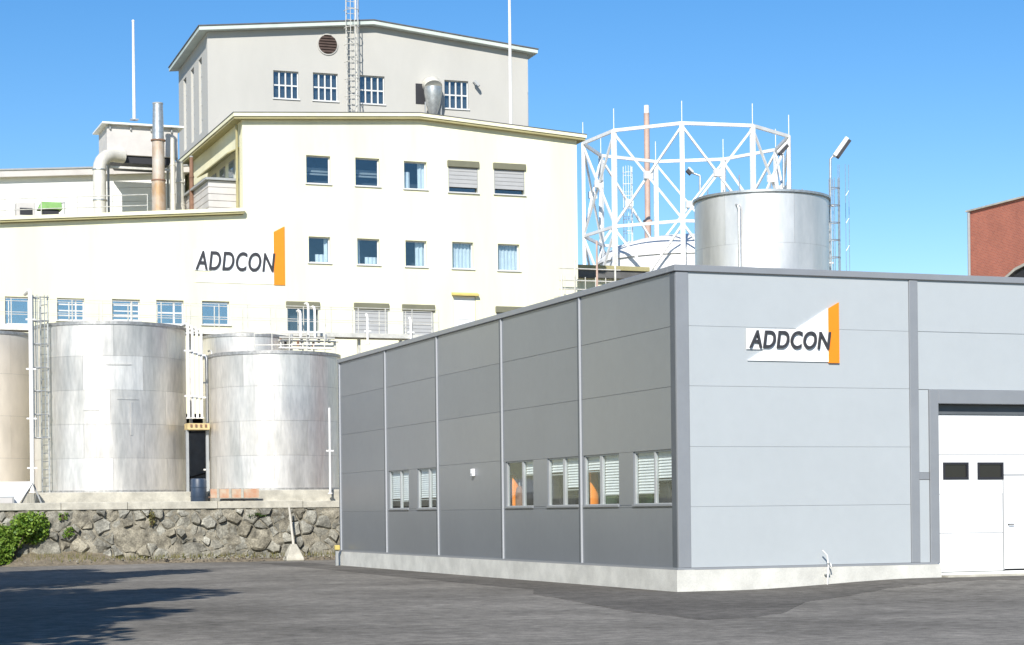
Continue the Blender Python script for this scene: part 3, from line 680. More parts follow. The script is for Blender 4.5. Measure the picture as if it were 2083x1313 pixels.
# ================================================================== GREY UPPER BLOCK
VG = 94.0
pg = atV(422, 120, VG)
gb = thing('grey_tower_block', 'tall grey rendered block with pale green roof edge rising behind the cream factory', 'building', (pg[0], VG, 14.5))
GU0 = pg[0]; GU1 = atV(1066, 150, VG)[0]; GUM = (GU0 + GU1) / 2
zg0 = 25.15; zgm = 26.0
gtop = lambda u: zg0 + (zgm - zg0) * (1 - abs(u - GUM) / (GUM - GU0))
cr_ = math.cos(R(2))
def grect(a, b, c, d):
    r = px_rect(a, b, c, d, VG); return r
gw = [grect(*r) for r in ((555, 606, 146, 202), (635, 685, 151, 207), (729, 779, 157, 214), (899, 947, 168, 225))]
vent = grect(841, 888, 175, 228)
wall_v(VG, GU0, GU1, 14.0, gtop, gw, .28, (GUM,)).build('front_wall', 'render_grey', gb, fix=False)
# left wall with three tall slots
VGB = VG + 8.6
mb = MB(); sl_ = [(1.6, 2.5), (3.9, 4.8), (6.2, 7.1)]; zz = [14.0, 20.6, 24.3, zg0]; yy = [0] + [v for s_ in sl_ for v in s_] + [VGB - VG]
for i in range(len(yy) - 1):
    for j in range(3):
        if j == 1 and any(abs(yy[i] - s_[0]) < 1e-6 for s_ in sl_): continue
        mb.add([(GU0, VG + yy[i], zz[j]), (GU0, VG + yy[i + 1], zz[j]), (GU0, VG + yy[i + 1], zz[j + 1]), (GU0, VG + yy[i], zz[j + 1])], [(0, 3, 2, 1)])
for s_ in sl_:
    y0, y1 = VG + s_[0], VG + s_[1]; z0, z1 = zz[1], zz[2]; x1 = GU0 + .25
    mb.add([(GU0, y0, z0), (GU0, y1, z0), (GU0, y1, z1), (GU0, y0, z1), (x1, y0, z0), (x1, y1, z0), (x1, y1, z1), (x1, y0, z1)], [(0, 1, 5, 4), (1, 2, 6, 5), (2, 3, 7, 6), (3, 0, 4, 7)])
mb.build('side_wall', 'render_grey', gb, fix=False)
for s_ in sl_:
    y0, y1 = VG + s_[0], VG + s_[1]
    f = MB()
    for k in range(6): f.box(GU0 + .12, GU0 + .18, y0, y1, 20.6 + k * .72, 20.6 + k * .72 + .05)
    f.box(GU0 + .121, GU0 + .179, y0, y0 + .05, 20.6, 24.3).box(GU0 + .121, GU0 + .179, y1 - .05, y1, 20.6, 24.3)
    fo = f.build('side_window', 'frame_grey', gb); box('pane', 'glass', fo, GU0 + .14, GU0 + .15, y0, y1, 20.6, 24.3); box('room', 'room_dark', fo, GU0 + .251, GU0 + .6, y0 - .1, y1 + .1, 20.5, 24.4)
mb = MB(); mb.add([(GU1, VG, 14), (GU1, VGB, 14), (GU1, VGB, zg0), (GU1, VG, zg0)], [(0, 1, 2, 3)]); mb.build('side_wall', 'render_grey', gb, fix=False)
mb = MB(); mb.add([(GU0, VGB, 14), (GU1, VGB, 14), (GU1, VGB, zg0), (GUM, VGB, zgm), (GU0, VGB, zg0)], [(0, 1, 2, 3, 4)]); mb.build('back_wall', 'render_grey', gb, fix=False)
rf = gable_slab(gb, 'roof', 'grey_trim', GU0 - .46, GUM, GU1 + .40, zg0 - .04, zgm, VG - .42, VGB + .3, .18)
gable_slab(rf, 'roof_covering', 'roof_felt', GU0 - .50, GUM, GU1 + .44, zg0 - .04, zgm, VG - .46, VGB + .3, .05, .185)
for (a, b, c, d) in gw:
    y = VG + .12; w = b - a; h = d - c
    f = MB().box(a + .001, b - .001, y, y + .08, c + .001, c + .05).box(a + .001, b - .001, y, y + .08, d - .05, d - .001).box(a + .001, a + .05, y + .001, y + .079, c + .05, d - .05).box(b - .05, b - .001, y + .001, y + .079, c + .05, d - .05)
    for k in (1, 2, 3): f.box(a + w * k / 4 - .035, a + w * k / 4 + .035, y + .002, y + .078, c + .05, d - .05)
    f.box(a + .05, b - .05, y + .003, y + .077, c + h * .49 - .035, c + h * .49 + .035)
    fo = f.build('window', 'frame_white', gb)
    for i in range(4):
        for j in range(2):
            box('pane', 'glass', fo, a + w * i / 4 + .052, a + w * (i + 1) / 4 - .052, y + .035, y + .04, (c + .05, c + h * .49 + .035)[j], (c + h * .49 - .035, d - .05)[j])
    box('sill', 'frame_white', fo, a - .05, b + .05, VG - .06, VG + .12, c - .06, c + .002); box('room', 'room_dark', fo, a - .1, b + .1, VG + .281, VG + 1, c - .1, d + .1)
# round vent with louvres
pc = atV(664, 93, VG); rv = atV(683, 93, VG)[0] - pc[0]
mb = MB(); n = 32
ro = MB().tube([(pc[0], VG - .05, pc[2]), (pc[0], VG + .01, pc[2])], rv + .05, n).build('round_vent', 'render_grey', gb, smooth=True)
MB().tube([(pc[0], VG - .07, pc[2]), (pc[0], VG - .052, pc[2])], rv - .01, n).build('vent_back', 'vent_brown', ro)
for k in range(7):
    z = pc[2] - rv + rv * 2 * (k + .5) / 7; hw = math.sqrt(max(.01, (rv - .03) ** 2 - (z - pc[2]) ** 2)); MB().bar((pc[0] - hw, VG - .085, z), (pc[0] + hw, VG - .085, z), .09, .02, up=(0, .8, 1)).build('louvre', 'vent_brown', ro)
# ventilation hood
a, b, c, d = vent
vh = thing('vent_hood', 'bulky pale metal ventilation hood before a dark opening on the grey block', 'vent', ((a + b) / 2, VG - .5, c - .3))
box('opening', 'black', vh, a - .02, a + .5, VG - .03, VG - .002, c + .3, d); um = (a + b) / 2 + .12
MB().tube([(um, VG - .55, c - .3), (um, VG - .55, c + .1), (um, VG - .55, c + .75), (um, VG - .55, c + 1.05)], [.2, .34, .46, .46], 20).build('drum', 'galvanised', vh, smooth=True)
MB().tube([(um, VG - .56, c + 1.05), (um, VG - .45, c + 1.2), (um, VG - .02, c + 1.25)], [.47, .44, .42], 20).build('elbow', 'duct_pale', vh, smooth=True)
MB().bar((um - .4, VG - .5, c - .32), (um - .4, VG - .5, c + .3), .06).bar((um + .42, VG - .5, c - .32), (um + .42, VG - .5, c + .7), .06).bar((um - .4, VG - .5, c + .3), (um, VG - .01, c + .3), .05).bar((um + .42, VG - .5, c + .7), (um + .42, VG - .01, c + .7), .05).build('support', 'frame_grey', vh)
# floodlight on the wall
pl = atV(960, 178, VG)
wf = thing('wall_floodlight', 'small grey floodlight tilted down on the grey block wall', 'lamp', (pl[0], VG, pl[2]))
MB().bar((pl[0] - .12, VG, pl[2] + .14), (pl[0] - .05, VG - .3, pl[2] + .1), .04).build('arm', 'frame_grey', wf)
MB().bar((pl[0] - .12, VG - .28, pl[2] + .15), (pl[0] + .1, VG - .36, pl[2] - .1), .22, .12).build('lamp_head', 'frame_grey', wf)
# caged ladder up the gable
def ladder(name, label, x, y, z0, z1, w, cage_from, m='galvanised', face=(0, -1), cage_r=.36, group=None, rungs=.3):
    t = thing(name, label, 'ladder', (x, y, z0), group); fx, fy = face; sx_, sy_ = -fy, fx
    for s_ in (-1, 1): MB().tube([(x + sx_ * s_ * w / 2, y + sy_ * s_ * w / 2, z0), (x + sx_ * s_ * w / 2, y + sy_ * s_ * w / 2, z1)], .03, 8).build('stile', m, t, smooth=True)
    z = z0 + .25; first = None
    while z < z1 - .05:
        if first is None:
            first = MB().tube([(x - sx_ * w / 2, y - sy_ * w / 2, z), (x + sx_ * w / 2, y + sy_ * w / 2, z)], .018, 6).build('rung', m, t); zf = z
        else:
            c = first.copy(); c.location = (0, 0, z - zf); COL.objects.link(c); c.parent = t
        z += rungs
    if cage_from is not None:
        z = cage_from; first = None
        while z < z1 + .01:
            if first is None:
                pts_ = []
                for k in range(13):
                    a_ = math.pi * (k / 12.0); ox = math.cos(a_) * cage_r; oy = math.sin(a_) * cage_r * 1.7
                    pts_.append((x + sx_ * ox + fx * oy, y + sy_ * ox + fy * oy, z))
                first = MB().tube(pts_, .022, 6).build('cage_hoop', m, t, smooth=True); zf = z
            else:
                c = first.copy(); c.location = (0, 0, z - zf); COL.objects.link(c); c.parent = t
            z += .85
        for k in (1.5, 4, 6, 8, 10.5):
            a_ = math.pi * k / 12; ox = math.cos(a_) * cage_r; oy = math.sin(a_) * cage_r * 1.7
            MB().tube([(x + sx_ * ox + fx * oy, y + sy_ * ox + fy * oy, cage_from), (x + sx_ * ox + fx * oy, y + sy_ * ox + fy * oy, z1)], .018, 6).build('cage_bar', m, t)
    return t
lp = atV(712, 120, VG - .35)
cl_ = ladder('caged_ladder', 'caged steel ladder climbing past the roof edge of the grey block', lp[0], VG - .60, 19.6, 27.3, .5, 20.6, 'steel_pale')
gb.rotation_euler[2] = R(-2)
for o_ in (vh, wf): o_.location.y -= (o_.location.x - GU0) * math.tan(R(2)); o_.rotation_euler[2] = R(-2)
cl_.location.y -= (cl_.location.x - GU0) * math.tan(R(2)) - .25

# poles
def pole(px, ptop, pbot, V, r, m, label, zb=None):
    a = atV(px, ptop, V); b = atV(px, pbot, V); zb_ = b[2] if zb is None else zb
    t = thing('flagpole', label, 'pole', (b[0], V, zb_))
    MB().tube([(b[0], V, zb_), (b[0], V, zb_ + (a[2] - zb_) * .5), (b[0], V, a[2])], [r, r * .9, r * .7], 10).build('shaft', m, t, smooth=True)
    MB().tube([(b[0], V, a[2]), (b[0], V, a[2] + .06), (b[0], V, a[2] + .1)], [r * .9, r * .9, r * .3], 10).build('finial', m, t)
    box('base_plate', 'frame_grey', t, b[0] - .18, b[0] + .18, V - .18, V + .18, zb_, zb_ + .04)
pole(1039, -40, 250, VF + 3.0, .085, 'steel_white', 'tall white flagpole standing on the cream factory roof', zb=19.25)
pole(273, 45, 245, VF + 6.5, .075, 'steel_white', 'white pole rising from the pale rooftop unit', zb=None)

# ================================================================== WING ROOF EQUIPMENT
ws = thing('white_shed', 'long white clad roof building with grey eaves band behind the wing roof', 'building', (5, VF + 11, 13))
sV = VF + 11
zl = atV(0, 362, sV)[2]; zr_ = atV(372, 352, sV)[2]; xl = UWL + 1; xr = atV(372, 380, sV)[0]; xl0 = atV(0, 380, sV)[0]; sl2 = (zr_ - zl) / (xr - xl0)
zL = zl + sl2 * (xl - xl0)
nb_ = 9; zbase = 12.4
for k in range(nb_):
    h0, h1 = k / nb_, (k + 1) / nb_
    MB().prism([(xl, sV, zbase + (zL - zbase) * h0 + .01), (xr, sV, zbase + (zr_ - zbase) * h0 + .01), (xr, sV, zbase + (zr_ - zbase) * h1 - .005), (xl, sV, zbase + (zL - zbase) * h1 - .005)], (0, .12, 0)).build('wall_board', 'white_clad', ws)
MB().prism([(xl, sV - .35, zL), (xr + .3, sV - .35, zr_), (xr + .3, sV - .35, zr_ + .30), (xl, sV - .35, zL + .30)], (0, 6, 0)).build('eaves_band', 'unit_box', ws)
MB().prism([(xl, sV - .40, zL + .303), (xr + .3, sV - .40, zr_ + .303), (xr + .3, sV - .40, zr_ + .38), (xl, sV - .40, zL + .38)], (0, 6, 0)).build('roof', 'frame_grey', ws)
box('end_wall', 'white_clad', ws, xr + .001, xr + .1, sV + .001, sV + 5.5, zbase, zr_ - .01)

rV = VF + 6.0
def rz(x): return wtop(x) + .12
ux0, ux1 = atV(218, 300, rV)[0], atV(362, 300, rV)[0]; uzb = atV(290, 318, rV)[2]; uzt = atV(290, 258, rV)[2]
ru = thing('rooftop_unit', 'pale grey rooftop ventilation box with overhanging lid on steel legs', 'ventilation unit', ((ux0 + ux1) / 2, rV + 1, rz(ux0)))
box('casing', 'unit_box', ru, ux0, ux1, rV, rV + 2.4, uzb, uzt, bevel=.02)
box('lid', 'white_clad', ru, ux0 - .25, ux1 + .25, rV - .25, rV + 2.65, uzt + .002, uzt + .09, bevel=.01)
MB().prism([(ux0 + .35, rV + .1, uzb - .002), (ux1 - .2, rV + .1, uzb - .002), (ux1 - .4, rV + .1, uzb - .34), (ux0 + .7, rV + .1, uzb - .34)], (0, 2.2, 0)).build('hopper', 'black', ru)
for k in range(4): box('lid_bracket', 'frame_grey', ru, ux0 + .1 + k * .95, ux0 + .16 + k * .95, rV - .1, rV - .002, uzt - .22, uzt)
for (x, y) in ((ux0 + .05, rV + .06), (ux1 - .05, rV + .06), (ux0 + .05, rV + 2.3), (ux1 - .05, rV + 2.3)): MB().box(x - .05, x + .05, y - .05, y + .05, rz(x), uzb - .002).build('leg', 'frame_grey', ru)
box('crossbeam', 'steel_pale', ru, ux0 + .1, ux1 - .1, rV + .02, rV + .09, uzb - .62, uzb - .52)
# bent duct
dp = atV(203, 400, rV - .6); dt = atV(203, 318, rV - .6)
dx = dp[0]; dr_ = (atV(217, 400, rV - .6)[0] - atV(190, 400, rV - .6)[0]) / 2
du = thing('bent_duct', 'fat pale duct bending from the rooftop unit down to the wing roof', 'duct', (dx, rV - .6, rz(dx)))
pts_ = [(dx, rV - .6, rz(dx)), (dx, rV - .6, dt[2] - .6)] + [(dx + .75 * (1 - math.cos(a)), rV - .6 + .5 * (1 - math.cos(a)), dt[2] - .6 + .75 * math.sin(a)) for a in (R(15), R(30), R(45), R(60), R(75), R(90))] + [(ux0 + .75, rV + .05, dt[2] + .15)]
MB().tube(pts_, dr_, 18).build('pipe', 'duct_pale', du, smooth=True)
for z in (rz(dx) + .02, rz(dx) + 1.5, dt[2] - .65): MB().ringband(dx, rV - .6, z, z + .05, dr_, dr_ + .035, 20).build('flange', 'galvanised', du)
# rusty chimney
def chim(name, px, ptop, V, w, m, label, cap=True, cat='chimney'):
    p = atV(px, 400, V); r = (atV(px + w, 400, V)[0] - p[0]) / 2; zt = atV(px, ptop, V)[2]; z0 = rz(p[0]); hh = zt - z0
    t = thing(name, label, cat, (p[0], V, z0))
    MB().tube([(p[0], V, z0), (p[0], V, z0 + hh * .38)], r * 1.12, 20).build('lower_section', m, t, smooth=True)
    MB().tube([(p[0], V, z0 + hh * .382), (p[0], V, z0 + hh * .70)], r * 1.0, 20).build('middle_section', m, t, smooth=True)
    MB().tube([(p[0], V, z0 + hh * .702), (p[0], V, zt - .04)], [r * .98, r * .8], 20).build('top_section', 'galvanised' if cap else m, t, smooth=True)
    for k in (.375, .695): MB().ringband(p[0], V, z0 + hh * k, z0 + hh * k + .06, r * .9, r * 1.2, 20).build('flange', 'brown_rust' if cap else m, t)
    MB().ringband(p[0], V, zt - .06, zt, r * .7, r * .86, 20).build('rim', 'frame_grey', t)
chim('rusty_chimney', 323, 210, rV - 1.6, 25, 'rust', 'tall rust-streaked metal chimney in front of the rooftop unit')
chim('vent_pipe', 352, 280, rV - 1.2, 10, 'duct_pale', 'slim pale vent pipe beside the rusty chimney', False, 'pipe')
chim('vent_pipe', 365, 330, rV - .3, 20, 'duct_pale', 'thick short pale vent pipe by the grey block', False, 'pipe')
chim('vent_pipe', 390, 318, VF + 4.2, 9, 'brown_rust', 'thin brown pipe next to the grey stair box', False, 'pipe')
# roof railing
def railing(name, label, p, q, h, posts, m='steel_pale', rails=(1.0, .55), r=.022, group=None, deck=None):
    p = Vector(p); q = Vector(q); t = thing(name, label, 'railing', p, group)
    for i in range(posts + 1):
        a = p.lerp(q, i / posts); MB().tube([a, a + Vector((0, 0, h))], r, 6).build('post', m, t)
    for k in rails: MB().tube([p + Vector((0, 0, h * k)), q + Vector((0, 0, h * k))], r, 6).build('rail', m, t)
    return t
x0 = 2.0; x1 = atV(300, 420, VF + .8)[0]
railing('roof_railing', 'thin pale safety railing along the wing roof edge', (x0, VF + .8, wtop(x0) + .1), (x1, VF + .8, wtop(x1) + .1), 1.05, 9)
# green machine and dark unit on the wing roof
gp = atV(104, 430, VF + 3)
gm = thing('green_machine', 'small green topped machine with black base on the wing roof', 'machine', (gp[0], VF + 3, rz(gp[0])))
gz = atV(104, 437, VF + 3)[2]; gt = atV(104, 414, VF + 3)[2]
box('base', 'black', gm, gp[0] - .38, gp[0] + .30, VF + 2.7, VF + 3.3, rz(gp[0]), gz + .18, bevel=.02)
MB().prism([(gp[0] - .6, VF + 2.6, gz + .18), (gp[0] + .45, VF + 2.6, gz + .18), (gp[0] + .40, VF + 2.6, gt), (gp[0] - .45, VF + 2.6, gt)], (0, .8, 0)).build('hood', 'green_paint', gm, bevel=.02)
MB().tube([(gp[0] + .55, VF + 2.7, gz), (gp[0] + .55, VF + 2.7, gt), (gp[0] + .35, VF + 2.7, gt - .05)], .03, 6).build('pipe', 'frame_grey', gm)
gp2 = atV(52, 434, VF + 3)
g2 = thing('dark_fan_unit', 'low pale fan housing with black grille on the wing roof', 'fan unit', (gp2[0], VF + 3, rz(gp2[0])))
z0 = rz(gp2[0]); box('housing', 'unit_box', g2, gp2[0] - .42, gp2[0] + .38, VF + 2.7, VF + 3.5, z0, gt - .05, bevel=.02); box('grille', 'black', g2, gp2[0] - .28, gp2[0] + .26, VF + 2.68, VF + 2.699, gz - .1, gz + .2)

# ================================================================== TANKS
def tank(label, cx_px, half_px, top_px, base_z, D, mats, name='storage_tank', courses=5, nplates=8, pipe=None, group=None, ring=True):
    c = atD(cx_px, 900, D); r = half_px / F * D * .998; x, y = c[0], c[1]
    near = D - r; hz = 1041 - (cx_px - 1041.5) * TH
    zt = H + (hz - top_px) / F * near
    t = thing(name, label, 'tank', (x, y, base_z), group)
    # inner body closes the tank, plates form the shell
    MB().cyl(x, y, base_z + .001, zt - .02, r - .02, 64).build('body', 'weld', t, smooth=True)
    hh = (zt - base_z) / courses
    toward = math.atan2(-y, -x)
    for k in range(courses):
        off_ = (k % 2) * math.pi / nplates + rnd.uniform(-.05, .05) + toward
        for j in range(nplates):
            a0 = off_ + 2 * math.pi * j / nplates + .0015; a1 = off_ + 2 * math.pi * (j + 1) / nplates - .0015
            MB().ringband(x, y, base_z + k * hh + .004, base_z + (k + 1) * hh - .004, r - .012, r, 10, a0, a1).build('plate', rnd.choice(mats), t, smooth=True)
    MB().ringband(x, y, zt - .10, zt + .015, r - .03, r + .035, 64).build('top_rim', 'weld', t, smooth=True)
    MB().tube([(x, y, zt - .03), (x, y, zt + .02), (x, y, zt + .22)], [r, r, .3], 64).build('roof', mats[0], t, smooth=True)
    MB().ringband(x, y, base_z, base_z + .08, r - .01, r + .06, 64).build('foot_ring', 'weld', t, smooth=True)
    return t, x, y, r, zt
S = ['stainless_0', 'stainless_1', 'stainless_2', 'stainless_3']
ZB1 = ZTR + .52
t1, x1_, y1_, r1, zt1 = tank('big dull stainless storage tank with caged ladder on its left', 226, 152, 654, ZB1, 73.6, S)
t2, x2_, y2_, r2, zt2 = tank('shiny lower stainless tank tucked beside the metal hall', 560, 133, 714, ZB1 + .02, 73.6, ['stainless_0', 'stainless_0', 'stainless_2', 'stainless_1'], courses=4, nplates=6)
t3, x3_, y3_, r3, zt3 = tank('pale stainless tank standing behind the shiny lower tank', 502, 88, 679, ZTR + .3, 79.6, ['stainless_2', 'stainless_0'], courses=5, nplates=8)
t0, x0_, y0_, r0, zt0 = tank('beige toned steel tank behind the pale sloping slab', -45, 118, 672, ZTR + .3, 76.5, ['tank_cream'], courses=4, nplates=6)
# concrete bases
for t_, x_, y_, r_, z1_ in ((t1, x1_, y1_, r1, ZB1), (t2, x2_, y2_, r2, ZB1 + .02), (t3, x3_, y3_, r3, ZTR + .3), (t0, x0_, y0_, r0, ZTR + .3)):
    box('base_slab', 'concrete_pale', t_, x_ - r_ - .25, x_ + r_ + .25, y_ - r_ - .22, y_ + r_ + .2, ZTR, z1_, bevel=.02)
# orange drip tray beside tank 2 base
op = atZ(440, 1018, ZTR); VT = y2_ - r2 - .32
oa, ob = atV(424, 1005, VT)[0], atV(522, 1005, VT)[0]
ot = thing('orange_tray', 'low rust-orange spill tray in front of the shiny tank base', 'tray', ((oa + ob) / 2, VT, ZTR))
box('pan', 'brown_rust', ot, oa, ob, VT - .35, VT - .0, ZTR + .26, ZTR + .32); box('front_board', 'salmon', ot, oa, ob, VT - .37, VT - .352, ZTR + .26, ZTR + .58)
for k in range(3): box('divider', 'concrete_pale', ot, oa + (ob - oa) * (k + .5) / 4, oa + (ob - oa) * (k + .5) / 4 + .09, VT - .40, VT - .371, ZTR + .26, ZTR + .6)
# weathered mending plates on the big tank
tw = math.atan2(-y1_, -x1_)
for (az, z, w, h) in ((-.05, 7.15, .32, .05), (.08, 5.9, .28, .05), (.25, 4.6, .03, 1.2), (-.35, 5.5, .2, .04)):
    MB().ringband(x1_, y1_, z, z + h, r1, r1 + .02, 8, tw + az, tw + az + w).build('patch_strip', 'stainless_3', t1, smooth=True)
# caged ladder on tank 1
def around(x, y, r, px):   # point on the tank circle facing the viewer below a given picture column
    best = None
    for k in range(720):
        a = 2 * math.pi * k / 720; q = Vector((x + r * math.cos(a), y + r * math.sin(a), 0))
        d = ray(px, 900); t_ = q[0] * d[1] - q[1] * d[0]; dep = q[0] * math.sin(YAW) + q[1] * math.cos(YAW)
        s_ = abs(t_) + dep * .02
        if best is None or s_ < best[0]: best = (s_, a, q)
    return best[1], best[2]
a_, q_ = around(x1_, y1_, r1 + .22, 92)
ladder('caged_ladder', 'caged aluminium ladder up the side of the big dull tank', q_[0], q_[1], ZB1, zt1 + 1.0, .42, ZB1 + 2.0, 'galvanised', (math.cos(a_), math.sin(a_)), .28)
def vpipe(px, ptop, pbot, V, r, m, label, elbow=0, brackets=0, name='pipe'):
    a = atV(px, ptop, V); b = atV(px, pbot, V)
    t = thing('vertical_pipe', label, 'pipe', (b[0], V, b[2]))
    pts_ = [(b[0], V, b[2]), (b[0], V, a[2])]
    if elbow: pts_ += [(b[0], V + .08, a[2] + .12), (b[0], V + .25, a[2] + .18), (b[0], V + elbow, a[2] + .18)]
    MB().tube(pts_, r, 10).build('shaft', m, t, smooth=True)
    for k in range(brackets):
        z = b[2] + (a[2] - b[2]) * (k + .5) / brackets; MB().bar((b[0] - r - .1, V, z), (b[0] + r + .1, V, z), .06).build('bracket', m, t)
    MB().ringband(b[0], V, b[2], b[2] + .04, r, r + .05, 12).build('flange', m, t)
vpipe(66, 600, 1003, 72.2, .075, 'steel_white', 'cream vertical pipe between the beige tank and the caged ladder', 1.5, 4)
zb_ = 850
for i, px in enumerate((384, 393, 402, 411)):
    vpipe(px, 668 + 4 * i, 852, 71.75 + .1 * i, .05, 'steel_white', ['thin white riser pipe closest to the big dull tank', 'second thin white riser pipe from the big dull tank', 'third thin white riser pipe from the big dull tank', 'thin white riser pipe closest to the shiny tank valves'][i], 1.2, 2)
vpipe(424, 735, 1000, 73.2, .075, 'steel_white', 'stout white pipe running down the left side of the shiny tank', .8, 3)
vpipe(434, 722, 985, 72.6, .035, 'steel_pale', 'thin pale pipe clipped to the left of the shiny tank', .6, 4)
p_ = atD(672, 1000, 72.0); vpipe(672, 830, 1005, p_[1] * .99, .04, 'steel_white', 'thin pale pipe between the shiny tank and the metal hall', 0, 1)
# orange beam with pipe clamps
bm_y = 71.85; ba = atV(380, 865, bm_y); bb = atV(425, 865, bm_y)
ob_ = thing('pipe_support_beam', 'yellow-orange steel beam carrying the thin white riser pipes', 'beam', (ba[0], bm_y, ba[2] - .2))
box('beam', 'beam_ochre', ob_, ba[0], bb[0], bm_y - .15, bm_y + .45, ba[2] - .18, ba[2] + .06, bevel=.01)
for k in range(4): box('clamp', 'brown_rust', ob_, ba[0] + .1 + k * .18, ba[0] + .17 + k * .18, bm_y - .19, bm_y - .151, ba[2] - .08, ba[2] + .02)
for x in (ba[0] + .04, bb[0] - .04): box('column', 'frame_grey', ob_, x - .05, x + .05, bm_y + .1, bm_y + .2, ZTR, ba[2] - .181)
# dark blue tank in the gap and a barrel
p = atD(402, 950, 76.6)
nt = thing('dark_container', 'dark blue-grey container in the shaded gap between two tanks', 'container', (p[0], p[1], ZTR)); zc = atD(402, 880, 76.6)[2]
box('body', 'slate', nt, p[0] - .75, p[0] + .62, p[1], p[1] + 1.2, ZTR, zc, bevel=.03)
MB().bar((p[0] - .6, p[1] - .03, ZTR + 1.05), (p[0] + .5, p[1] - .03, ZTR + 1.35), .06).build('brace', 'black', nt); box('lid', 'black', nt, p[0] - .8, p[0] + .66, p[1] - .05, p[1] + 1.25, zc, zc + .08)
p = atD(404, 1015, 71.3); zt_ = atD(404, 974, 71.3)[2]
br_ = thing('blue_barrel', 'dark blue barrel standing between the two tank bases', 'barrel', (p[0], p[1], ZTR))
MB().tube([(p[0], p[1], ZTR), (p[0], p[1], ZTR + .04), (p[0], p[1], zt_ - .05), (p[0], p[1], zt_)], [.27, .29, .29, .26], 20).build('body', 'navy', br_, smooth=True)
for k in (.33, .66): MB().ringband(p[0], p[1], ZTR + (zt_ - ZTR) * k, ZTR + (zt_ - ZTR) * k + .03, .285, .305, 20).build('hoop', 'navy', br_, smooth=True)
# pale sloping slab and grey box at the left
VS = 70.2
A = atV(-70, 982, VS); B = atV(68, 980, VS); Cc = atV(34, 1020, VS); Dd = atV(-70, 1020, VS)
ss = thing('sloping_slab', 'white sloping concrete slab at the end of the terrace edge', 'slab', (Dd[0], VS, ZTR))
MB().prism([(A[0], VS, A[2]), (B[0], VS, B[2]), (B[0] - .06, VS, B[2] - .12), (Cc[0], VS, ZTR + .02), (Dd[0], VS, ZTR + .02)], (0, 1.3, 0)).build('slab', 'sign_white', ss, bevel=.01)
MB().bar((Cc[0] + .12, VS + .3, ZTR), (B[0] + .0, VS + .3, B[2] - .05), .05).bar((B[0] + .35, VS + .3, ZTR), (B[0] + .04, VS + .3, B[2] - .1), .05).build('strut', 'frame_grey', ss)
p = atV(8, 1020, VS - .35)
jb = thing('junction_box', 'grey junction box below the white sloping slab', 'box', (p[0], VS - .35, ZTR + .1)); box('body', 'frame_grey', jb, p[0] - .35, p[0] + .35, VS - .42, VS - .12, ZTR + .1, ZTR + .38, bevel=.01); box('cover', 'unit_box', jb, p[0] - .28, p[0] + .28, VS - .44, VS - .421, ZTR + .15, ZTR + .33)

# gangway across the tank tops
GY = 78.2
ga = atV(-40, 668, GY); gb_ = atV(892, 690, GY); zgw = 9.15
gz0 = atV(30, 664, GY)[2]; gz1 = atV(700, 676, GY)[2]; zgw = (gz0 + gz1) / 2
gw_ = thing('gangway', 'long pale steel gangway with railings crossing above the tanks', 'walkway', (ga[0], GY, zgw))
for k in range(14):
    a = ga[0] + (gb_[0] - ga[0]) * k / 14; b = ga[0] + (gb_[0] - ga[0]) * (k + 1) / 14 - .02; box('deck_grating', 'steel_pale', gw_, a, b, GY, GY + .8, zgw - .05, zgw, bevel=.005)
for y in (GY - .04, GY + .84): MB().bar((ga[0], y, zgw - .09), (gb_[0], y, zgw - .09), .06, .18).build('side_beam', 'steel_pale', gw_)
for y in (GY - .04, GY + .84):
    for k in range(17): x = ga[0] + (gb_[0] - ga[0]) * k / 16; MB().tube([(x, y, zgw), (x, y, zgw + 1.05)], .022, 6).build('post', 'steel_pale', gw_)
    for k in (.52, 1.05): MB().tube([(ga[0], y, zgw + k), (gb_[0], y, zgw + k)], .015, 6).build('rail', 'steel_pale', gw_)
for px in (735, 820, 890): x = atV(px, 700, GY)[0]; box('leg', 'steel_pale', gw_, x - .06, x + .06, GY + .3, GY + .42, ZTR, zgw - .06)
for px in (-20, 395, 600): x = atV(px, 700, GY)[0]; box('leg', 'steel_pale', gw_, x - .06, x + .06, GY + .75, GY + .83, ZTR, zgw - .06)
# pipe manifold over the rear tank
MY = 76.6
ma_ = atV(566, 700, MY); mb2 = atV(688, 712, MY)
mf = thing('pipe_manifold', 'cluster of pale pipes and valves on the shiny tank roof', 'pipework', (ma_[0], MY, mb2[2] - .1))
zm = atV(620, 694, MY)[2]
zroof = zt2 + .01
for k, (dz_, dy) in enumerate(((0, 0), (-.17, .18), (.10, -.2), (-.3, -.1))): MB().tube([(ma_[0], MY + dy, zm + dz_), (mb2[0] - .1 * k, MY + dy, zm + dz_)], .04, 8).build('pipe', 'steel_white' if k % 2 else 'steel_pale', mf, smooth=True)
rr_ = random.Random(3)
for k in range(11):
    x = ma_[0] + (mb2[0] - ma_[0]) * (k + .5) / 11; dz_ = rr_.choice([0, -.17, .1]); MB().cyl(x, MY + rr_.uniform(-.2, .2), zm + dz_ - .06, zm + dz_ + .16, .055, 10).build('valve', rr_.choice(['frame_grey', 'brown_rust', 'steel_pale', 'black']), mf)
    if k % 2 == 0: MB().tube([(x, MY, zroof - .3), (x, MY, zm + dz_)], .03, 8).build('stub', 'steel_pale', mf)
for i, (px, ptop) in enumerate(((612, 640), (628, 625), (641, 632))): vpipe(px, ptop, 712, 77.0 + .1 * i, .05, 'steel_white', ['white standpipe left of its taller twin above the tank pipework', 'tallest white standpipe rising above the tank pipework', 'white standpipe beside the gangway, closest to the hall'][i], .5, 0)
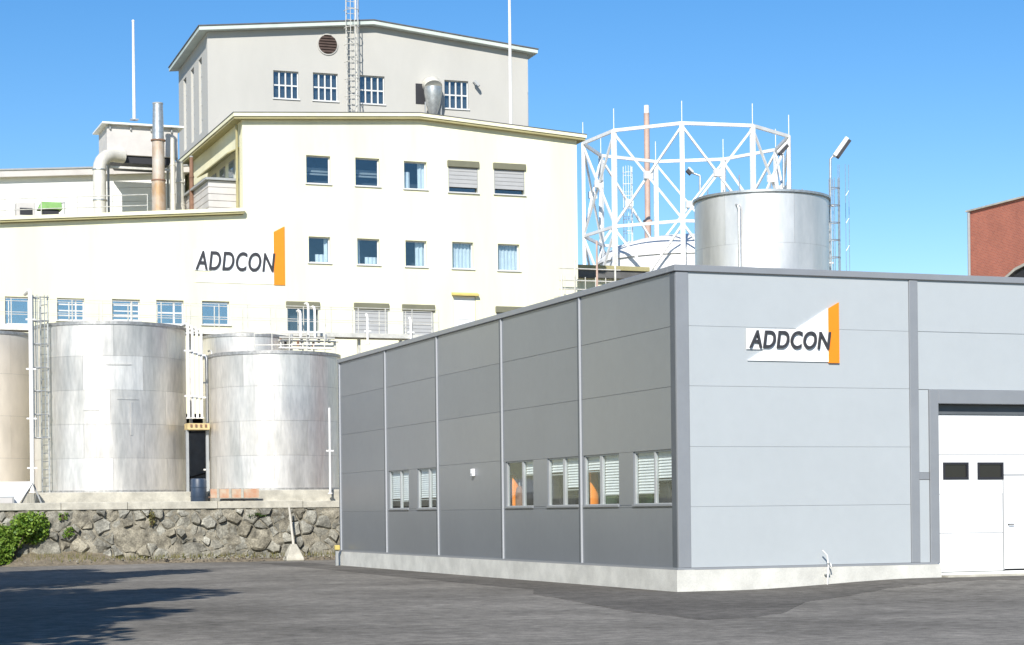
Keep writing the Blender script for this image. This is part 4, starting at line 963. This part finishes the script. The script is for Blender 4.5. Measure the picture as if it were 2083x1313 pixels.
for i, (px, ptop, pbot) in enumerate(((748, 648, 690), (836, 655, 688))): vpipe(px, ptop, pbot + 10, GY - .12, .05, 'steel_white', ['short white vent pipe before the wide closed shutter', 'short white vent pipe before the narrower closed shutter'][i], .15, 1)
railing('tank_railing', 'pale handrail round the back of the shiny tank roof', (x2_ - .3, y2_ + 1.9, zt2 + .02), (x2_ + 2.2, y2_ + .9, zt2 + .02), 1.0, 4, rails=(1, .55))

# wooden post in a concrete foot, with a yellow block by the plinth
VC = 66.8
p = atZ(597, 1140, 0.02); 
cf = thing('post_foot', 'pale concrete foot with a thin leaning white post below the stone wall', 'post', (p[0], p[1], .0))
bw = (atD(619, 1138, 67)[0] - atD(578, 1138, 67)[0]) / 2; ph_ = .60
mb = MB(); b0, b1 = bw, bw * .32
mb.add([(p[0] - b0, p[1] - .3, 0), (p[0] + b0, p[1] - .3, 0), (p[0] + b0, p[1] + .3, 0), (p[0] - b0, p[1] + .3, 0), (p[0] - b0, p[1] - .3, .09), (p[0] + b0, p[1] - .3, .09), (p[0] + b0, p[1] + .3, .09), (p[0] - b0, p[1] + .3, .09),
        (p[0] - b1, p[1] - .1, ph_), (p[0] + b1, p[1] - .1, ph_), (p[0] + b1, p[1] + .1, ph_), (p[0] - b1, p[1] + .1, ph_)],
       [(0, 3, 2, 1), (0, 1, 5, 4), (1, 2, 6, 5), (2, 3, 7, 6), (3, 0, 4, 7), (4, 5, 9, 8), (5, 6, 10, 9), (6, 7, 11, 10), (7, 4, 8, 11), (8, 9, 10, 11)])
mb.build('foot', 'concrete_pale', cf, bevel=.02)
MB().tube([(p[0] + .01, p[1], ph_ - .05), (p[0] - .14, p[1], 1.95)], [.05, .035], 10).build('shaft', 'wood_pole', cf, smooth=True)
p = atZ(687, 1122, .35)
yk = thing('yellow_block', 'small yellow marker block at the far end of the hall plinth', 'marker', (U0 - .35, V1 - .4, .0))
p2 = atU(687, 1113, U0 - .1); 
box('post', 'frame_grey', yk, U0 - .31, U0 - .23, V1 - .44, V1 - .36, 0, .5); box('head', 'yellow_paint', yk, U0 - .34, U0 - .18, V1 - .5, V1 - .34, .5, .66, bevel=.02)

sign_dummy = None
# ================================================================== SILO TANK BEHIND THE HALL
D4 = 96.0
t4, x4, y4, r4, zt4 = tank('tall bright silver silo tank rising behind the metal hall roof', 1554, 136, 388, ZTR, D4, ['silo'], courses=6, nplates=6)
MB().ringband(x4, y4, zt4 - .05, zt4 + .06, r4, r4 + .10, 64).build('gutter_ring', 'galvanised', t4, smooth=True)
a_, q_ = around(x4, y4, r4 + .12, 1509)
pz = atD(1509, 418, D4 - r4)[2]
MB().tube([(q_[0], q_[1], ZTR), (q_[0], q_[1], pz - .2), (q_[0] - .02, q_[1] + .05, pz), (q_[0], q_[1] + .3, pz + .1)], .08, 10).build('side_pipe', 'galvanised', t4, smooth=True)
a_, q_ = around(x4, y4, r4 + .25, 1688)
lp_ = atD(1690, 545, D4)
ladder('caged_ladder', 'caged ladder on the flank of the tall silver silo tank', lp_[0], lp_[1], ZTR, zt4 + 1.1, .42, ZTR + 6, 'galvanised', (.93, -.36), .28, rungs=.5)
for (px, py) in ((1683, 418), (1683, 535)):
    q = atD(px, py, D4 - .2); MB().bar((q[0] - .6, q[1], q[2]), (q[0] + .3, q[1], q[2]), .14, .08).build('bracket', 'steel_white', t4)
# things on the silo roof
rp = atD(1590, 380, D4); 
for k in range(7):
    px = 1440 + k * 32; q = atD(px, 395, D4 + (1.5 if k % 2 else -.6)); MB().tube([(q[0], q[1], zt4), (q[0], q[1], zt4 + .5 + .35 * (k % 3))], .03, 6).build('roof_stub', 'galvanised', t4)
q = atD(1595, 372, D4); box('roof_valve', 'frame_grey', t4, q[0] - .15, q[0] + .35, q[1] - .2, q[1] + .2, zt4 + .1, zt4 + .55)
def floodlight(px0, py0, px1, py1, pxm, pyb, D, label, thick):
    a = atD(px0, py0, D); b = atD(px1, py1, D); m0 = atD(pxm, pyb, D)
    t = thing('floodlight_mast', label, 'lamp', (m0[0], m0[1], m0[2]))
    top = atD(pxm, py1 + 6, D); MB().tube([m0, top], .06, 8).build('mast', 'galvanised', t, smooth=True)
    mid = (a + b) / 2
    MB().tube([top, b.lerp(a, .2) + Vector((0, .1, -.02))], .045, 8).build('arm', 'galvanised', t)
    d = (a - b).normalized(); nrm = d.cross(Vector((math.sin(YAW), math.cos(YAW), 0))).normalized()
    MB().bar(b, a, .40, thick, up=nrm).build('housing', 'steel_white', t, bevel=.03)
    off = nrm * (thick * .5 + .08) * (-1 if nrm.z > 0 else 1)
    MB().bar(b + off + d * .03, a + off - d * .03, .36, .15, up=nrm).build('lamp_face', 'black', t)
floodlight(1723, 281, 1697, 318, 1689, 400, D4, 'floodlight with long tilted head on a mast beside the silver silo tank', .20)
floodlight(1599, 292, 1580, 312, 1594, 382, D4 + 2, 'smaller dark floodlight tilted up on the silver silo roof', .12)
floodlight(1400, 342, 1410, 352, 1424, 388, D4 + 1, 'small drooping lamp on a thin mast left of the silver silo', .10)
# lattice antenna
for i, (px, lab) in enumerate(((1708, 'thin whip antenna mast beside the silver silo ladder'), (1725, 'lattice antenna mast furthest from the silver silo'))):
    a = atD(px, 335, D4 + 3 + i); b = atD(px, 545, D4 + 3 + i); t = thing('antenna_mast', lab, 'antenna', (b[0], b[1], 4))
    w = .10 if i else .04
    for s_ in (-1, 1): MB().tube([(b[0] + s_ * w, b[1], ZTR), (b[0] + s_ * w, b[1], a[2])], .014, 6).build('leg', 'galvanised', t)
    z = 5.0
    while z < a[2] - .6: MB().tube([(b[0] - w, b[1], z), (b[0] + w, b[1], z + .3)], .008, 5).build('brace', 'galvanised', t); z += 1.4

# ================================================================== GAS HOLDER
DG = 140.0; gc = atD(1402, 900, DG); GR = 210 / F * DG; gx, gy = gc[0], gc[1]
gh = thing('gas_holder', 'white gasholder guide frame of braced columns round a white dome', 'gasholder', (gx, gy, ZTR))
hzx = 1041 - (1402 - 1041.5) * TH
zgt = H + (hzx - 250) / F * (DG - GR); N9 = 9
tow = math.atan2(-gy, -gx)
cols = []
for k in range(N9):
    a = tow - R(2) + 2 * math.pi * k / N9; cols.append((gx + GR * math.cos(a), gy + GR * math.sin(a)))
levels = [zgt, zgt - (zgt - H) * .253, zgt - (zgt - H) * .506, zgt - (zgt - H) * .76]
for k, (x, y) in enumerate(cols):
    co = MB().bar((x, y, ZTR), (x, y, zgt), .31, .24, up=(gx - x, gy - y, 0)).build('column', 'gas_white', gh)
    MB().tube([(x, y, zgt), (x, y, zgt + 1.5)], .03, 6).build('lightning_rod', 'gas_white', co)
    x2, y2 = cols[(k + 1) % N9]
    MB().bar((x, y, zgt - .02), (x2, y2, zgt - .02), .18, .22).build('ring_girder', 'gas_white', gh)
    MB().bar((x, y, levels[1]), (x2, y2, levels[1]), .16, .20).build('ring_girder', 'gas_white', gh)
    for j, (zt_, zb2) in enumerate(((levels[0], levels[1]), (levels[1], levels[2]), (levels[2], levels[3]))):
        MB().bar((x, y, zt_ - .2), (x2, y2, zb2 + .1), .14, .14).build('brace', 'gas_white', gh)
        MB().bar((x, y, zb2 + .1), (x2, y2, zt_ - .2), .138, .138).build('brace', 'gas_white', gh)
        MB().bar(((x + x2) / 2 - .3, (y + y2) / 2 - .02, (zt_ + zb2) / 2), ((x + x2) / 2 + .3, (y + y2) / 2 - .02, (zt_ + zb2) / 2), .25, .5).build('gusset', 'gas_white', gh)
# holder shell and dome
zd = H + (hzx - 512) / F * (DG - GR + 1.2); RD = GR - 1.1
MB().cyl(gx, gy, ZTR, zd, RD, 64).build('shell', 'gas_white', gh, smooth=True)
mb = MB(); prof = [(RD + .12, zd - .1), (RD + .1, zd + .1)] + [(RD * math.cos(R(a)), zd + 1.9 * math.sin(R(a))) for a in (20, 35, 50, 65, 80)]
n = 64
for (r_, z) in prof:
    for j in range(n): mb.v.append((gx + r_ * math.cos(2 * math.pi * j / n), gy + r_ * math.sin(2 * math.pi * j / n), z))
for i in range(len(prof) - 1):
    for j in range(n): mb.f.append((i * n + j, i * n + (j + 1) % n, (i + 1) * n + (j + 1) % n, (i + 1) * n + j))
mb.f.append(tuple((len(prof) - 1) * n + j for j in range(n))); mb.build('dome', 'gas_white', gh, smooth=True)
# caged stair mast inside the frame
lq = atD(1276, 340, DG + 2)
ladder('caged_ladder', 'white caged ladder inside the gasholder frame', lq[0], lq[1], zd - 2, lq[2], .6, zd, 'gas_white', (-.3, -.95), .35, rungs=.6)
mp_ = atD(1315, 215, DG + 12)
mt = thing('steel_mast', 'tall pinkish brown steel mast rising behind the gasholder frame', 'mast', (mp_[0], mp_[1], ZTR))
MB().tube([(mp_[0], mp_[1], ZTR), (mp_[0], mp_[1], mp_[2] - 9)], .26, 12).build('lower_shaft', 'mast_pink', mt, smooth=True)
MB().tube([(mp_[0], mp_[1], mp_[2] - 9), (mp_[0], mp_[1], mp_[2] - .6)], .22, 12).build('upper_shaft', 'mast_pink', mt, smooth=True); MB().tube([(mp_[0], mp_[1], mp_[2] - .6), (mp_[0], mp_[1], mp_[2])], .20, 12).build('top_cap', 'gas_white', mt, smooth=True)
MB().ringband(mp_[0], mp_[1], mp_[2] - 9.1, mp_[2] - 8.9, .2, .36, 16).build('flange', 'mast_pink', mt)

# low annex with dark eaves, and pipework between factory and gasholder
AV = 92.0
a = atV(1150, 545, AV); b = atV(1292, 556, AV)
an = thing('low_annex', 'low pale annex with dark eaves beside the cream factory corner', 'building', (a[0], AV, ZTR))
box('wall', 'render_cream', an, UR + .1, b[0], AV, AV + 6, ZTR, a[2] - .5); box('eaves', 'roof_felt', an, UR + .05, b[0] + .4, AV - .4, AV + 6.2, a[2] - .499, a[2] - .1); box('roof', 'cream_trim_shaded', an, UR + .05, b[0] + .6, AV - .5, AV + 6.3, a[2] - .098, a[2] + .12)
PV = 84.0
pr = thing('pipe_rack', 'pale steel pipe rack with handrails at the cream factory corner', 'pipework', (atV(1140, 600, PV)[0], PV, ZTR))
xa_, xb_ = atV(1138, 600, PV)[0], atV(1262, 560, PV)[0]
for i, px in enumerate((1143, 1170, 1215, 1252)): x = atV(px, 600, PV)[0]; z1 = atV(px, (560, 530, 490, 515)[i], PV)[2]; MB().tube([(x, PV, ZTR), (x, PV, z1)], .05, 8).build('riser', 'steel_pale' if i != 2 else 'mast_pink', pr, smooth=True)
for py in (548, 572, 590): z = atV(1200, py, PV)[2]; MB().tube([(xa_, PV, z), (xb_, PV, z)], .03, 8).build('rail', 'steel_pale', pr, smooth=True)
zk = atV(1200, 604, PV)[2]; box('deck', 'steel_pale', pr, xa_, xb_, PV - .1, PV + .7, zk - .05, zk)
for k in range(6): x = xa_ + (xb_ - xa_) * (k + .5) / 6; MB().tube([(x, PV - .05, zk), (x, PV - .05, zk + .9)], .022, 6).build('post', 'steel_pale', pr)

# ================================================================== BRICK BUILDING
p = atD(1970, 432, 78.0); BU = p[0]; bV1 = p[1]; bz = p[2]
bk = thing('brick_building', 'red brick building with pale parapet edge beyond the hall roof', 'building', (BU, bV1 - 8, 0))
box('wall', 'brick_red', bk, BU, BU + 14, bV1 - 11.5, bV1, 0, bz)
box('parapet_capping', 'concrete_pale', bk, BU - .08, BU + 14, bV1 - 11.6, bV1 + .1, bz + .002, bz + .07)
MB().tube([(BU - .07, bV1 - .12, 1), (BU - .07, bV1 - .12, bz - .05)], .06, 10).build('downpipe', 'frame_grey', bk)
# curved metal canopy fixed to the brick wall
q = atU(2046, 562, BU - 1.6); q2 = atU(2083, 543, BU - 1.6)
cp = thing('curved_canopy', 'dark curved canopy with pale edge against the brick wall', 'canopy', (BU, q[1], q[2] - .2))
mb = MB(); prof = []
for k in range(9):
    a_ = R(90) * k / 8; prof.append((BU - .02, q[1] - 2.6 * math.sin(a_) * 1.0, q[2] - .3 + .95 * math.sin(a_)))
poly = [(0, q[1] + .1, q[2] - .1), (0, q[1] - .7, q[2] + .22), (0, q[1] - 1.8, q[2] + .42), (0, q[1] - 4.5, q[2] + .70)]
outl = [(BU - 1.7, y_, z_) for _, y_, z_ in poly]; MB().prism(outl + [(BU - 1.7, y_ - .02, z_ - .10) for _, y_, z_ in poly[::-1]], (1.69, 0, 0)).build('roof_sheet', 'concrete_pale', cp)
und = [(BU - 1.6, y_ - .15, z_ - .12) for _, y_, z_ in poly]; MB().prism(und + [(BU - 1.6, poly[-1][1] - .1, q[2] - .9), (BU - 1.6, poly[0][1] - .3, q[2] - .9)], (1.59, 0, 0)).build('underside_box', 'black', cp)
box('wall_bracket', 'frame_grey', cp, BU - 1.5, BU - .001, q[1] - 2, q[1] - 1.9, q[2] - 1.2, q[2] - .91)

# ================================================================== PLANTS
def leaf_cloud(n, centre, rad, size, r_, squash=1.0, blobs=9):
    mb = MB(); cs = [(centre[0] + r_.uniform(-.65, .65) * rad[0], centre[1] + r_.uniform(-.65, .65) * rad[1], centre[2] + r_.uniform(-.65, .65) * rad[2], r_.uniform(.3, .55)) for _ in range(blobs)]
    for i in range(n):
        c = r_.choice(cs)
        while True:
            d = Vector((r_.uniform(-1, 1), r_.uniform(-1, 1), r_.uniform(-1, 1)))
            if .2 < d.length < 1: break
        p = Vector((c[0] + d.x * rad[0] * c[3], c[1] + d.y * rad[1] * c[3], c[2] + d.z * rad[2] * c[3]))
        u = Vector((r_.gauss(0, 1), r_.gauss(0, 1), r_.gauss(0, .7))).normalized(); w = u.cross(Vector((r_.gauss(0, 1), r_.gauss(0, 1), r_.gauss(0, 1)))).normalized()
        s = size * r_.uniform(.6, 1.4); L = u * s; W = w * s * .42
        mb.add([p - L * .5, p - L * .05 + W, p + L * .5, p - L * .05 - W], [(0, 1, 2, 3)])
    return mb
def bush(label, pos, rad, n, m, seed, size=.09, name='shrub', group=None):
    r_ = random.Random(seed); t = thing(name, label, 'shrub', pos, group)
    st = MB()
    for k in range(6): d = Vector((r_.uniform(-.5, .5) * rad[0], r_.uniform(-.5, .5) * rad[1], rad[2] * 1.2)); st.tube([pos, Vector(pos) + d * .5 + Vector((0, 0, .05)), Vector(pos) + d], [.03, .02, .008], 5)
    st.build('stem', 'bark', t)
    mb = leaf_cloud(n, (pos[0], pos[1], pos[2] + rad[2] * .85), rad, size, r_); mb.build('foliage', m, t, fix=False)
b0 = atV(30, 1145, VW - .6); 
bush('large bright green shrub spilling over the left end of the stone wall', (atV(25, 1100, VW - .5)[0], VW - .45, .10), (1.2, .6, 1.02), 8500, 'leaf_bright', 11, .10)
bush('green shrub beyond the end of the stone wall below the white slab', (atV(-45, 1100, VW - .5)[0], VW - .5, .1), (1.1, .7, .95), 3500, 'leaf_bright', 12, .10)
bush('small yellow-green plant on the stone wall near the large shrub', (atV(140, 1085, VW - .2)[0], VW - .18, .95), (.22, .12, .2), 260, 'leaf_bright', 13, .07, 'wall_plant')
bush('tuft of weeds under the coping near the large shrub', (atV(128, 1045, VW - .2)[0], VW - .14, 1.55), (.20, .10, .16), 160, 'leaf_bright', 14, .06, 'wall_plant')
bush('flat green tuft under the coping beside the white post', (atV(525, 1042, VW - .2)[0], VW - .14, 1.6), (.36, .10, .10), 240, 'leaf_dark', 15, .06, 'wall_plant')
bush('dry grass tuft on the stone wall below the barrel', (atV(310, 1060, VW - .2)[0], VW - .14, 1.3), (.14, .1, .3), 200, 'leaf_dry', 16, .06, 'wall_plant')
# weeds along the wall foot
r_ = random.Random(5); mb = MB()
for i in range(1500):
    x = r_.choice([r_.uniform(5, 11), r_.uniform(5, 22)]); y = VW - abs(r_.gauss(.15, .2)) - .05; h = r_.uniform(.04, .16) * (1.5 if x < 10.5 else .8); z = .10 + max(0, .2 - (VW - y) * .2)
    dx, dy = r_.uniform(-.06, .06), r_.uniform(-.05, .03); mb.add([(x - .012, y, z - .08), (x + .012, y, z - .08), (x + dx, y + dy, z + h)], [(0, 1, 2)])
tag(mb.build('weeds', 'leaf_dry', fix=False), 'dry grass and weeds along the foot of the stone wall', 'weeds', kind='stuff')
r_ = random.Random(6); mb = MB()
for i in range(420):
    x = r_.uniform(6, 22); y = VW - r_.uniform(.1, .8); s = r_.uniform(.015, .06); z = .03 + max(0, .24 - (VW - y) * .2)
    mb.add([(x + s * r_.uniform(.6, 1), y, z), (x, y + s, z), (x - s * r_.uniform(.6, 1), y, z), (x, y - s, z), (x + r_.uniform(-.3, .3) * s, y, z + s * r_.uniform(.6, 1.1))], [(0, 1, 4), (1, 2, 4), (2, 3, 4), (3, 0, 4)])
tag(mb.build('rubble', 'stone_0', fix=False), 'loose stone chips along the foot of the stone wall', 'rubble', kind='stuff')

# trees left of the yard, out of the picture, whose shadows lie across the asphalt
def tree(label, pos, h, rad, n, seed, m='leaf_dark'):
    r_ = random.Random(seed); t = thing('tree', label, 'tree', pos, 'trees left of the yard'); P = Vector(pos)
    tr = MB().tube([P, P + Vector((.1, 0, h * .3)), P + Vector((.05, .1, h * .6)), P + Vector((0, 0, h * .92))], [.26, .2, .13, .03], 10)
    for k in range(9):
        z = h * r_.uniform(.3, .75); a = r_.uniform(0, 6.28); L = rad * r_.uniform(.6, 1); tr.tube([P + Vector((.05, .05, z)), P + Vector((math.cos(a) * L * .5, math.sin(a) * L * .5, z + L * .35)), P + Vector((math.cos(a) * L, math.sin(a) * L, z + L * .5))], [.09, .06, .02], 6)
    tr.build('trunk', 'bark', t, smooth=True)
    leaf_cloud(n, (P.x, P.y, P.z + h * .64), (rad, rad, h * .40), .42, r_, blobs=16).build('crown', m, t, fix=False)
def cam_to_site(lat, dep): c, s = math.cos(YAW), math.sin(YAW); return (s * dep + c * lat, c * dep - s * lat, 0)
for i, (lat, dep, h, rad) in enumerate(((-15.6, 41, 13, 4.0), (-12.3, 25, 12.5, 3.7), (-10.7, 16, 12.5, 3.7), (-19.5, 33, 13.5, 4.2), (-16.8, 22, 13, 4.0))):
    tree(['leafy tree beside the yard, closest to the stone wall', 'leafy tree beside the yard between two taller trees', 'leafy tree beside the yard, closest to the street', 'tallest leafy tree, set back from the yard edge', 'broad leafy tree set back behind the yard edge row'][i], cam_to_site(lat, dep), h, rad, 10000, 40 + i)
